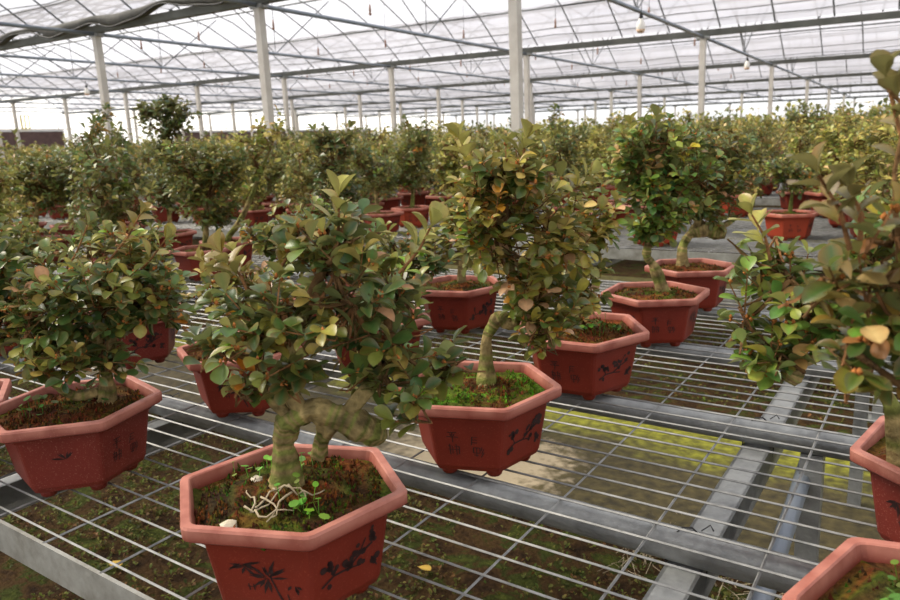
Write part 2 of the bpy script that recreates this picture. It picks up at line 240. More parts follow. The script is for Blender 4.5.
 'P335': ((-2.149, 2.295), [(-0.003, -0.002, 0.494, 0.115, 0.131), (-0.034, -0.024, 0.599, 0.065, 0.065), (0.045, 0.031, 0.595, 0.057, 0.065), (-0.004, -0.003, 0.368, 0.115, 0.074)], [[(0.0, 0.0, 0.14, 0.017), (-0.005, -0.004, 0.283, 0.017), (-0.004, -0.003, 0.473, 0.013)]]),
 'P18': ((-3.114, 4.093), [(0.001, 0.001, 0.433, 0.176, 0.176), (0.055, 0.038, 0.601, 0.108, 0.115), (-0.088, -0.061, 0.368, 0.122, 0.122)], [[(0.0, -0.0, 0.14, 0.021), (0.011, 0.008, 0.259, 0.021), (0.016, 0.011, 0.501, 0.014)]]),
 'P19': ((-3.076, 3.710), [(-0.008, -0.005, 0.385, 0.152, 0.152), (-0.088, -0.061, 0.486, 0.101, 0.126)], [[(-0.02, -0.014, 0.144, 0.02), (-0.025, -0.017, 0.256, 0.02), (-0.029, -0.02, 0.386, 0.013)]]),
 'P16': ((-1.807, 4.689), [(-0.012, -0.008, 0.333, 0.103, 0.077), (-0.111, -0.077, 0.385, 0.09, 0.077), (0.042, 0.029, 0.409, 0.077, 0.077)], [[(0.017, 0.011, 0.146, 0.017), (-0.001, -0.0, 0.24, 0.017), (-0.012, -0.008, 0.333, 0.014)]]),
 'P21': ((-1.237, 3.710), [(-0.004, -0.003, 0.31, 0.099, 0.099)], [[(-0.001, -0.001, 0.14, 0.016), (-0.003, -0.002, 0.284, 0.013)]]),
 'P22': ((-0.659, 4.112), [(0.022, 0.015, 0.314, 0.109, 0.099), (-0.053, -0.037, 0.369, 0.089, 0.079)], [[(0.0, -0.0, 0.14, 0.016), (0.004, 0.003, 0.228, 0.013), (0.013, 0.009, 0.314, 0.01)]]),
 'P23': ((-1.414, 7.503), [(-0.006, -0.004, 0.291, 0.092, 0.055), (0.188, 0.13, 0.67, 0.083, 0.083)], [[(-0.047, -0.033, 0.142, 0.024), (-0.082, -0.057, 0.22, 0.024), (-0.005, -0.003, 0.263, 0.019)]]),
 'P20': ((-1.786, 3.879), [(0.001, 0.001, 0.33, 0.1, 0.1)], [[(0.0, 0.0, 0.14, 0.017), (0.001, 0.001, 0.301, 0.012)]]),
}
SHOOTS = {
 'P1': [((0.06, 0.041, 0.427), (0.07, 0.048, 0.491), 5, 0.038, 'y'), ((0.122, 0.084, 0.399), (0.154, 0.106, 0.451), 5, 0.034, 'y'), ((-0.022, -0.015, 0.382), (-0.043, -0.03, 0.43), 5, 0.034, 'o'), ((0.004, 0.003, 0.399), (0.022, 0.015, 0.447), 4, 0.033, 'o')],
 'P4': [((-0.012, -0.008, 0.532), (-0.004, -0.003, 0.601), 4, 0.045, 'g'), ((-0.055, -0.038, 0.522), (-0.06, -0.042, 0.584), 4, 0.04, 'y')],
 'P2': [((0.062, 0.043, 0.509), (0.077, 0.053, 0.557), 6, 0.042, 'y'), ((0.0, 0.0, 0.504), (-0.012, -0.008, 0.562), 4, 0.042, 'y'), ((0.123, 0.085, 0.456), (0.165, 0.114, 0.495), 5, 0.036, 'y')],
 'P11': [((-0.076, -0.052, 0.5), (-0.093, -0.064, 0.587), 1, 0.026, 'r'), ((-0.072, -0.05, 0.536), (-0.085, -0.059, 0.572), 2, 0.028, 'r'), ((-0.107, -0.073, 0.465), (-0.129, -0.089, 0.521), 5, 0.028, 'r'), ((-0.101, -0.07, 0.472), (-0.109, -0.075, 0.509), 4, 0.028, 'r')],
 'P10': [((-0.23, -0.158, 0.403), (-0.25, -0.172, 0.458), 5, 0.034, 'y')],
 'P6': [((0.083, 0.057, 0.388), (0.133, 0.092, 0.462), 6, 0.034, 'o'), ((0.009, 0.007, 0.358), (0.06, 0.041, 0.449), 5, 0.03, 'g'), ((0.107, 0.074, 0.352), (0.163, 0.113, 0.418), 5, 0.033, 'y')],
 'P8': [((0.005, 0.004, 0.264), (-0.052, -0.036, 0.329), 6, 0.042, 'o'), ((0.023, 0.016, 0.263), (0.003, 0.002, 0.342), 5, 0.04, 'y')],
 'P335': [((0.018, 0.013, 0.555), (0.062, 0.043, 0.643), 5, 0.05, 'g')],
 'P15': [((-0.068, -0.047, 0.522), (-0.065, -0.045, 0.711), 4, 0.05, 'g')],
}
# ============================================================ the setting
def xs(k, y): return -3.96 - 3.94*k - .03*(y-7.2)      # X of post line k
GY = [7.2 + 8.1*i for i in range(-2, 7)]                 # gutters run along X at these Y
GZ = BH + 2.55
XL, XR, YN, YF = -43.0, 26.0, -9.0, 63.9
RISE = 1.45
def arch(t):  # t in 0..1 across a bay -> (y offset 0..8.1, z)
    a = math.radians(-40+80*t); R_ = 4.05/math.sin(math.radians(40))
    return 4.05+R_*math.sin(a), GZ+.12+R_*(math.cos(a)-math.cos(math.radians(40)))

# floor
fl = MB(); nx, ny = 90, 90
rf = random.Random(3)
vs = []; x0, x1, y0, y1 = XL, XR, YN, YF
fl.add([(x0, y0, 0), (x1, y0, 0), (x1, y1, 0), (x0, y1, 0)], [(0, 1, 2, 3)], sm=False)
fm = noise_mat('dark_earth_and_moss', [(.28, (30, 23, 16)), (.42, (56, 41, 26)), (.5, (72, 54, 32)), (.56, (52, 58, 25)), (.68, (82, 88, 38))], 9, .95, .9, detail=12, bscale=45, spec=.1, dist=.6, dist_m=.03)
tag(fl.build('floor', fm), kind='structure')
# aisle slabs: damp concrete with moss, lichen-yellow towards the far side
def slab_mat(lich=1.0):
    m, t, b = new_mat('mossy_concrete'); L = t.links.new
    tc = t.nodes.new('ShaderNodeTexCoord'); sp_ = t.nodes.new('ShaderNodeSeparateXYZ'); L(tc.outputs['Object'], sp_.inputs[0])
    n = t.nodes.new('ShaderNodeTexNoise'); n.inputs['Scale'].default_value = 3.2; n.inputs['Detail'].default_value = 10; n.inputs['Roughness'].default_value = .7
    n2 = t.nodes.new('ShaderNodeTexNoise'); n2.inputs['Scale'].default_value = 26; n2.inputs['Detail'].default_value = 8
    L(tc.outputs['Object'], n.inputs['Vector']); L(tc.outputs['Object'], n2.inputs['Vector'])
    r = t.nodes.new('ShaderNodeValToRGB'); L(n2.outputs['Fac'], r.inputs[0])
    e = r.color_ramp.elements; e[0].position = .3; e[0].color = (*s2l((50, 44, 24)), 1); e[1].position = .72; e[1].color = (*s2l((92, 82, 46)), 1)
    # lichen band: object y .72 -> .98 of the slab
    def band(lo, hi, nw):
        a = t.nodes.new('ShaderNodeMath'); a.operation = 'MULTIPLY_ADD'; L(n.outputs['Fac'], a.inputs[0]); a.inputs[1].default_value = nw; L(sp_.outputs['Y'], a.inputs[2])
        q = t.nodes.new('ShaderNodeMapRange'); q.interpolation_type = 'SMOOTHSTEP'; L(a.outputs[0], q.inputs[0]); q.inputs[1].default_value = lo; q.inputs[2].default_value = hi; return q.outputs[0]
    y = t.nodes.new('ShaderNodeMix'); y.data_type = 'RGBA'; ml = t.nodes.new('ShaderNodeMath'); ml.operation = 'MULTIPLY'; ml.inputs[1].default_value = lich; L(band(.82, 1.16, .8), ml.inputs[0]); L(ml.outputs[0], y.inputs['Factor']); L(r.outputs[0], y.inputs['A'])
    r3 = t.nodes.new('ShaderNodeValToRGB'); L(n2.outputs['Fac'], r3.inputs[0]); e = r3.color_ramp.elements
    e[0].position = .35; e[0].color = (*s2l((90, 88, 26)), 1); e[1].position = .65; e[1].color = (*s2l((150, 150, 42)), 1); L(r3.outputs[0], y.inputs['B'])
    # bare pale cement along the near edge
    q2 = t.nodes.new('ShaderNodeMapRange'); q2.interpolation_type = 'SMOOTHSTEP'; a = t.nodes.new('ShaderNodeMath'); a.operation = 'MULTIPLY_ADD'
    L(n.outputs['Fac'], a.inputs[0]); a.inputs[1].default_value = .9; L(sp_.outputs['Y'], a.inputs[2]); L(a.outputs[0], q2.inputs[0]); q2.inputs[1].default_value = .86; q2.inputs[2].default_value = .74
    z = t.nodes.new('ShaderNodeMix'); z.data_type = 'RGBA'; 
    qx = t.nodes.new('ShaderNodeMath'); qx.operation = 'MULTIPLY_ADD'; L(n2.outputs['Fac'], qx.inputs[0]); qx.inputs[1].default_value = .5; L(sp_.outputs['X'], qx.inputs[2])
    qr = t.nodes.new('ShaderNodeMapRange'); L(qx.outputs[0], qr.inputs[0]); qr.inputs[1].default_value = -1.0; qr.inputs[2].default_value = -.85; qr.inputs[3].default_value = 1; qr.inputs[4].default_value = 0
    qr2 = t.nodes.new('ShaderNodeMapRange'); L(qx.outputs[0], qr2.inputs[0]); qr2.inputs[1].default_value = -1.75; qr2.inputs[2].default_value = -1.5; qr2.inputs[3].default_value = .12; qr2.inputs[4].default_value = 1
    qn = t.nodes.new('ShaderNodeMath'); qn.operation = 'MULTIPLY'; L(qr.outputs[0], qn.inputs[0]); L(qr2.outputs[0], qn.inputs[1])
    qm = t.nodes.new('ShaderNodeMath'); qm.operation = 'MULTIPLY'; L(q2.outputs[0], qm.inputs[0]); L(qn.outputs[0], qm.inputs[1]); L(qm.outputs[0], z.inputs['Factor']); L(y.outputs['Result'], z.inputs['A']); z.inputs['B'].default_value = (*s2l((184, 168, 138)), 1)
    L(z.outputs['Result'], b.inputs['Base Color']); b.inputs['Roughness'].default_value = .8
    bp = t.nodes.new('ShaderNodeBump'); bp.inputs['Strength'].default_value = .5; bp.inputs['Distance'].default_value = .01; L(n2.outputs['Fac'], bp.inputs['Height']); L(bp.outputs[0], b.inputs['Normal'])
    return m
SM = slab_mat(); SM2 = slab_mat(.18)
PER = 3.10
for i in range(3):
    m = MB(); m.box((XL+.3, 0, -.02), (4.5, 1.10, .035))
    o = m.build('concrete_path', SM if i == 0 else SM2); o.location = (0, 2.2+PER*i, 0); tag(o, kind='structure')

# walls of film, far, left, right, near
def wall(name, pts):
    m = MB(); m.add(pts, [(0, 1, 2, 3)], sm=False); o = m.build(name, M['film_wall']); return tag(o, kind='structure')
wall('wall_far', [(XL, YF, 0), (XR, YF, 0), (XR, YF, GZ+1.2), (XL, YF, GZ+1.2)])
wall('wall_right', [(XR, YN, 0), (XR, YF, 0), (XR, YF, GZ+2.2), (XR, YN, GZ+2.2)])
wall('wall_left', [(XL, YF, 0), (XL, YN, 0), (XL, YN, GZ+2.2), (XL, YF, GZ+2.2)])
wall('wall_near', [(XR, YN, 0), (XL, YN, 0), (XL, YN, GZ+1.2), (XR, YN, GZ+1.2)])
# wall framing
def struct_tubes(name, segs, mat, r):
    m = MB()
    for a, b in segs: m.tube([a, b], r, 4, caps=False)
    return tag(m.build(name, mat), kind='structure')
struct_tubes('trim_1', [((x, YF-.06, 0), (x, YF-.06, GZ)) for x in np.arange(XL, XR, 2.0)] + [((XL, YF-.06, z), (XR, YF-.06, z)) for z in (1.1, 2.2, 3.2)], M['post'], .035)
struct_tubes('trim_2', [((XL+.06, y, 0), (XL+.06, y, GZ+.6)) for y in np.arange(YN, YF, 2.0)] + [((XL+.06, YN, z), (XL+.06, YF, z)) for z in (2.7, 3.2)], M['post'], .035)

# roof: one vault of film per bay, with its rafters and purlins
NA = 14
ce = MB()
for g in range(len(GY)-1):
    vs = []; 
    for i in range(NA+1):
        yo, z = arch(i/NA); vs += [(XL, GY[g]+yo, z+.02), (XR, GY[g]+yo, z+.02)]
    ce.add(vs, [(2*i, 2*i+1, 2*i+3, 2*i+2) for i in range(NA)])
tag(ce.build('ceiling', M['film']), kind='structure')
for g in range(len(GY)-1):
    m = MB()
    for j in range(int(XR-XL)):
        x = xs(0, GY[g]+4)+26-.9925*j
        if x > XR or x < XL: continue
        m.tube([(x, GY[g]+arch(i/8)[0], arch(i/8)[1]) for i in range(9)], .016, 4, caps=False)
    for t in (.13, .3, .5, .7, .87):
        yo, z = arch(t); m.tube([(XL, GY[g]+yo, z-.04), (XR, GY[g]+yo, z-.04)], .02 if t != .5 else .03, 4, caps=False)
    tag(m.build('trim_%d' % (3+g), M['dark']), kind='structure')
    # slack wires under the vault
    m = MB()
    for yo, zz in ((1.0, .42), (2.3, .62), (5.9, .55), (7.1, .33), (6.6, .12)):
        pts = []
        for i in range(60):
            x = XL+(XR-XL)*i/59; pts.append((x, GY[g]+yo+.02*math.sin(i), GZ+zz-.06*abs(math.sin(i*1.3+yo))))
        m.tube(pts, .009, 3, caps=False)
    tag(m.build('trim_%d' % (20+g), M['dark']), kind='structure')

gut0 = None
for g, y in enumerate(GY):
    m = MB()
    m.add([(XL, -.08, .09), (XL, -.05, -.02), (XL, .05, -.02), (XL, .08, .09), (XR, -.08, .09), (XR, -.05, -.02), (XR, .05, -.02), (XR, .08, .09)],
          [(0, 1, 5, 4), (1, 2, 6, 5), (2, 3, 7, 6), (3, 0, 4, 7), (0, 3, 2, 1), (4, 5, 6, 7)], sm=False)
    nm = ['behind the camera', 'over the first bay behind the camera', 'above the nearest white posts, with shade cloth rolled along it', 'on the second row of posts from the camera', 'on the third row of posts from the camera',
          'on the fourth row of posts from the camera', 'on the fifth row of posts from the camera', 'on the sixth row of posts from the camera', 'on the farthest row of posts'][g]
    o = m.build('roof_gutter', M['gutter']); o.location = (0, y, GZ)
    tag(o, 'long grey steel roof gutter ' + nm, 'gutter', 'roof gutters')

# posts, tie beams with their struts
rowname = {2: 'nearest', 3: 'second', 4: 'third', 5: 'fourth', 6: 'fifth', 7: 'sixth', 8: 'farthest'}
post_me = {}
def post(x, y, lab, group):
    global post_me
    if not post_me:
        m = MB(); b = .052
        m.box((-b, -b, 0), (b, b, GZ-.06)); post_me['p'] = m.build('shaft', M['post']); 
        m = MB(); m.box((-.12, -.06, GZ-.07), (.12, .06, GZ-.02)); post_me['c'] = m.build('top_plate', M['galv']); m = MB(); m.box((-.10, -.1, 0), (.10, .1, .012)); post_me['d'] = m.build('base_plate', M['galv'])
        r = empty('steel_post', (x, y, 0), 0, lab, 'post', group); post_me['p'].parent = r; post_me['c'].parent = r; post_me['d'].parent = r
        return r
    r = empty('steel_post', (x, y, 0), 0, lab, 'post', group)
    for k in ('p', 'c', 'd'):
        o = post_me[k].copy(); COL.objects.link(o); o.parent = r
    return r
near_lab = {0: 'thick white steel post rising above the green crown left of centre-right gap, tallest in view', }
for g in range(2, 9):
    y = GY[g]
    kmin = -1 if g > 2 else 0
    for k in range(kmin, 10):
        x = xs(k, y)
        if x < XL+.5 or x > XR or x < -2.3*y-1 or x > .1*y+1: continue
        if g == 2:
            lab = ['widest white square steel post, standing right of the picture centre', 'white steel post in the nearest row, above the bare dark branch left of centre', 'white steel post at upper left directly below the rolled shade cloth',
                   'white steel post of the nearest row at the far left'][min(k, 3)]
            post(x, y, lab, 'posts of the nearest row')
        else:
            post(x, y, 'slim white steel post in the %s row of posts under a roof gutter' % rowname[g], 'posts of the %s row' % rowname[g])

tie_src = None
for g in range(1, 8):
    ya, yb = GY[g], GY[g+1]
    for k in range(-1 if g > 1 else 0, 10):
        xa, xb = xs(k, ya), xs(k, yb)
        if xa < XL+.5 or xb < -2.5*yb-2 or xb > .15*yb+3: continue
        if tie_src is None:
            m = MB(); L_ = yb-ya; dx = xb-xa
            m.tube([(0, 0, -.03), (dx, L_, -.03)], .032, 6)
            m2 = MB()
            for p, q in (((.5, .0), (.28, .93)), ((.5, .0), (.72, .93))):
                m2.tube([(dx*p[0], L_*p[0], -.03), (dx*q[0], L_*q[0], arch(q[0])[1]-GZ-.05)], .013, 4, caps=False)
            m2.tube([(dx*.5, L_*.5, -.03), (dx*.5, L_*.5, arch(.5)[1]-GZ-.05)], .010, 4, caps=False)
            tie_src = (m.build('beam', M['tie']), m2.build('struts', M['dark']))
            fresh = True
        else: fresh = False
        r = empty('tie_beam', (xa, ya, GZ), 0, 'blue-grey steel tube tying the %s row of posts to the row behind it' % rowname.get(g, 'unseen'), 'beam', 'tie beams behind the %s post row' % rowname.get(g, 'unseen'))
        for s in tie_src:
            o = s if fresh else s.copy()
            if not fresh: COL.objects.link(o)
            o.parent = r

# rolled shade cloth slung along the nearest gutter
m = MB(); rr = random.Random(5)
N = 90; rings = []
for i in range(N):
    x = -16.5 + 12.8*i/(N-1)
    sag = .07*math.sin(x*3.1)+.05*math.sin(x*1.3+1)+.02*math.sin(x*7)
    zc = GZ+.13+sag*.5; h = .075-sag*.35; d = .08
    rings.append([(x, 7.0+d*math.cos(a), zc+h*math.sin(a)*(1.0 if math.sin(a) < 0 else .8)) for a in np.linspace(0, 2*PI, 13)[:-1]])
m.add([p for r_ in rings for p in r_], [(i*12+k, i*12+(k+1) % 12, (i+1)*12+(k+1) % 12, (i+1)*12+k) for i in range(N-1) for k in range(12)]+[tuple(range(12)), tuple((N-1)*12+k for k in range(12))])
rs = empty('shade_cloth', (-10, 7.0, GZ), 0, 'dark grey shade cloth rolled up along the nearest gutter at upper left', 'shade cloth')
o = m.build('rolled_cloth', M['shade']); o.parent = rs; o.location = (10, -7.0, -GZ)
m = MB(); pts = []
for i in range(N):
    x = -16.5 + 12.8*i/(N-1); sag = .07*math.sin(x*3.1)+.05*math.sin(x*1.3+1)+.02*math.sin(x*7)
    pts.append((x, 6.9, GZ+.13+sag*.5-.075+sag*.35-.012))
m.tube(pts, .012, 6); o = m.build('hem_cord', M['rubber']); o.parent = rs; o.location = (10, -7.0, -GZ)

# cooling pads on the end walls
def pad(x, ya, yb, z0, z1, lab):
    r = empty('cooling_pad', (x, (ya+yb)/2, z0), 0, lab, 'cooling pad'); w_ = (yb-ya)/2
    m = MB(); m.box((-.08, -w_, 0), (.08, w_, z1-z0)); m.build('pad_panel', M['pad'], r)
    m = MB(); m.box((-.1, -w_-.06, z1-z0), (.12, w_+.06, z1-z0+.12)); m.box((-.1, w_, 0), (.12, w_+.08, z1-z0)); m.build('white_frame', M['white'], r)
pad(XL+.35, 9.5, 23.0, 0, BH+2.3, 'brown cooling pad in a white frame on the end wall at the far left')
pad(XL+.35, 30.5, 50.5, 0, BH+2.18, 'long brown cooling pad low on the end wall behind the crowns left of centre')
m = MB(); m.box((-.02, -.25, 0), (.02, .25, .04)); m.box((-.02, -.25, .7), (.02, .25, .74)); m.box((-.02, -.25, 0), (.02, -.2, .74)); m.box((-.02, .2, 0), (.02, .25, .74)); m.box((-.02, -.03, 0), (.02, .03, .74))
o = m.build('service_ladder', M['yellow']); o.location = (XL+.6, 20.9, BH+2.45); tag(o, 'small yellow metal frame fixed above the brown pad at far left', 'ladder')

# lamps and misting nozzles
lamp_me = None
def lamp(x, y, z, lab):
    global lamp_me
    if lamp_me is None:
        s = MB(); prof = [(.0, -.24), (.03, -.238), (.056, -.215), (.066, -.18), (.066, -.14), (.055, -.09), (.036, -.05), (.03, -.03)]
        n = 14; vs = [(r_*math.cos(2*PI*k/n), r_*math.sin(2*PI*k/n), z_) for r_, z_ in prof for k in range(n)]
        s.add(vs, [(i*n+k, i*n+(k+1) % n, (i+1)*n+(k+1) % n, (i+1)*n+k) for i in range(len(prof)-1) for k in range(n)])
        a = s.build('bulb', M['bulb'])
        s = MB(); s.tube([(0, 0, -.235), (0, 0, -.19)], [.045, .0672], 14); a2 = s.build('amber_band', M['bulb_low'])
        s = MB(); s.tube([(0, 0, -.04), (0, 0, .03)], [.032, .026], 10); s.tube([(0, 0, .03), (0, 0, .22)], .006, 5); a3 = s.build('socket', M['rubber'])
        lamp_me = (a, a2, a3); fresh = True
    else: fresh = False
    r = empty('hanging_lamp', (x, y, z), 0, lab, 'lamp', 'hanging bulbs')
    for s in lamp_me:
        o = s if fresh else s.copy()
        if not fresh: COL.objects.link(o)
        o.parent = r
for x, y, z, lab in ((-4.0, 11.2, 2.40, 'nearest white bulb lamp, hanging from the blue tube at upper right'), (-4.25, 19.4, 2.36, 'white bulb lamp hanging beyond the second post row at right'),
                     (-10.7, 19.4, 2.42, 'small white bulb lamp hanging just left of the widest post'), (-19.9, 11.6, 2.30, 'white bulb lamp hanging at the far left under the tie tubes'), (-12.3, 11.3, 2.40, 'white bulb lamp hanging right of the post below the shade cloth')):
    lamp(x, y, BH+z+.02, lab)
noz = None; rr = random.Random(12); NZ = []
for y in (9.4, 13.0, 17.4, 21.2, 25.6, 29.4):
    for k in range(9):
        x = xs(0, y)+1.4-2.0*k-(y*.13)
        if x > .05*y or x < -1.6*y: continue
        NZ.append((x+rr.uniform(-.2, .2), y))
for x, y in NZ[:46]:
    t = ((y-7.2) % 8.1)/8.1; top = arch(t)[1]+.03; zb = GZ+.15+rr.uniform(-.1, .15)
    if noz is None:
        m = MB(); m.tube([(0, 0, .1), (0, 0, top-zb)], .005, 4, caps=False); a = m.build('drop_tube', M['dark'])
        m = MB(); m.tube([(0, 0, .1), (0, 0, .02), (0, 0, -.03)], [.012, .02, .014], 8); m.tube([(0, 0, -.03), (0, 0, -.06)], [.026, .02], 8); b = m.build('nozzle_head', M['nozzle']); noz = (a, b, top-zb); fr = True
    else: fr = False
    r = empty('misting_nozzle', (x, y, top-noz[2]), 0, 'small brown misting nozzle hanging on a thin tube under the roof vault', 'nozzle', 'misting nozzles under the roof')
    for s in noz[:2]:
        o = s if fr else s.copy()
        if not fr: COL.objects.link(o)
        o.parent = r

# ============================================================ benches
BX0, BX1 = -34.0, 3.6
BW = 2.26
def make_bench(y0):
    r = empty('mesh_bench', (0, y0, BH)); 
    m = MB(); j = 0
    y = .012
    dy = .0480; off = (.7198-.46) % dy
    y = off
    rw = .0021
    while y < BW:
        m.tube([(BX0, y, -rw), (BX1, y, -rw)], rw, 4, caps=False); y += dy
    x = -1.0802
    while x > BX0: x -= .1537
    x += .1537
    while x < BX1:
        m.tube([(x, 0, -3*rw), (x, BW, -3*rw)], rw*1.05, 4, caps=False); x += .1537
    m.build('wire_mesh', M['wire'], r)
    for yy, s in ((0, 1), (BW, -1)):       # angle-iron edge rails
        m = MB(); m.box((BX0, yy-.003, -.062), (BX1, yy+.003, -.006)); m.box((BX0, min(yy, yy+s*.04), -.062), (BX1, max(yy, yy+s*.04), -.057)); m.build('edge_rail', M['galv_dull'], r)
    for yy in (.515, 1.005, 1.5, 1.99):    # round support pipes
        m = MB(); m.tube([(BX0, yy, -.036), (BX1, yy, -.036)], .0255, 12); m.build('support_pipe', M['galv'], r)
    x = 3.45; k = 0
    while x > BX0+.2:
        m = MB(); m.box((x-.026, .03, -.105), (x+.026, BW-.03, -.064)); m.box((x-.026, .03, -.125), (x-.021, BW-.03, -.064)); m.box((x+.021, .03, -.125), (x+.026, BW-.03, -.064)); m.build('cross_channel', M['galv'], r)
        for yy in ((.06, 1.01, BW-.08) if k % 4 == 3 else ()):
            m = MB(); xl = x+.1; m.box((xl-.02, yy-.02, -BH+.003), (xl+.02, yy+.02, -.06)); m.box((xl-.05, yy-.05, -BH+.003), (xl+.05, yy+.05, -BH+.011)); m.build('leg', M['galv'], r)
        if k % 4 == 3: m = MB(); m.tube([(x+.085, .06, -.25), (x+.085, 1.07, -.105)], .016, 8); m.build('brace', M['tie'], r)
        m = MB()
        for yy in (.515, 1.005):           # twisted black ties round pipe and channel
            pts = [(x+.03*math.cos(a)*.9, yy+.034*math.cos(a)*.4, -.066+.062*math.sin(a)) for a in np.linspace(0, 2*PI, 15)]
            m.tube(pts, .0016, 4)
            m.tube([(x+.02, yy, -.005), (x+.03, yy+.01, .002), (x+.036, yy+.006, -.004)], .0012, 4)
        m.build('binding_wire', M['rubber'], r)
        x -= 1.24; k += 1
    return r
b0 = make_bench(.46)
tag(b0, 'galvanised wire mesh bench nearest the camera, carrying the large potted bonsai', 'bench', 'rows of mesh benches')
bn = ['second', 'third', 'fourth', 'fifth', 'sixth', 'seventh', 'eighth']
for i in range(7):
    r = b0.copy(); COL.objects.link(r); r.location.y = .46+PER*(i+1)
    r['label'] = 'galvanised wire mesh bench full of small potted bonsai, %s row from the camera' % bn[i]
    for ch in b0.children:
        if ch.name.startswith(('brace', 'binding_wire')) : continue
        if i > 2 and not ch.name.startswith(('wire_mesh', 'edge_rail', 'leg')): continue
        o = ch.copy(); COL.objects.link(o); o.parent = r

# ============================================================ potted bonsai
def hex_ring(R_, z, th, sq=None, bev=.05):
    cs = [Vector((R_*math.cos(th+i*PI/3), R_*math.sin(th+i*PI/3))) for i in range(6)]; out = []
    for i in range(6):
        p, c, n = cs[i-1], cs[i], cs[(i+1) % 6]
        out += [c+(p-c)*bev, c*(1-bev*.28), c+(n-c)*bev]
    if sq:
        a, f_ = sq; d = Vector((math.cos(a), math.sin(a)))
        out = [q+d*(q.dot(d))*(f_-1) for q in out]
    return [(q.x, q.y, z) for q in out]
PROF = [(.092, .013), (.104, .015), (.109, .024), (.1260, .118), (.1275, .1215), (.1468, .1215), (.1500, .124), (.1506, .1375), (.1485, .1405), (.1385, .1405), (.1365, .139), (.130, .112)]
def pot_mb(th, sq=None):
    m = MB(); vs = []
    for R_, z in PROF: vs += hex_ring(R_, z, th, sq)
    n = 18
    fs = [(i*n+k, i*n+(k+1) % n, (i+1)*n+(k+1) % n, (i+1)*n+k) for i in range(len(PROF)-1) for k in range(n)]
    fs.append(tuple(range(n))[::-1])
    m.add(vs, fs, sm=False)
    # feet at alternate corners
    for i in range(6):
        a = th+i*PI/3; c = Vector((.078*math.cos(a), .078*math.sin(a)))
        if sq: d = Vector((math.cos(sq[0]), math.sin(sq[0]))); c = c+d*c.dot(d)*(sq[1]-1)
        m.tube([(c.x, c.y, 0.0005), (c.x, c.y, .004), (c.x, c.y, .018)], [.011, .0135, .017], 10)
    return m
def face_map(th, k, sq=None):
    lo = hex_ring(.109, .024, th, sq, 0.0001); hi = hex_ring(.1255, .115, th, sq, 0.0001)
    a, b = Vector(lo[3*k+1]), Vector(lo[3*((k+1) % 6)+1]); c, d = Vector(hi[3*k+1]), Vector(hi[3*((k+1) % 6)+1])
    nrm = (b-a).cross(c-a).normalized()
    def f_(s, t): 
        q = (a*(1-s)+b*s)*(1-t)+(c*(1-s)+d*s)*t; return tuple(q+nrm*.0008)
    return f_
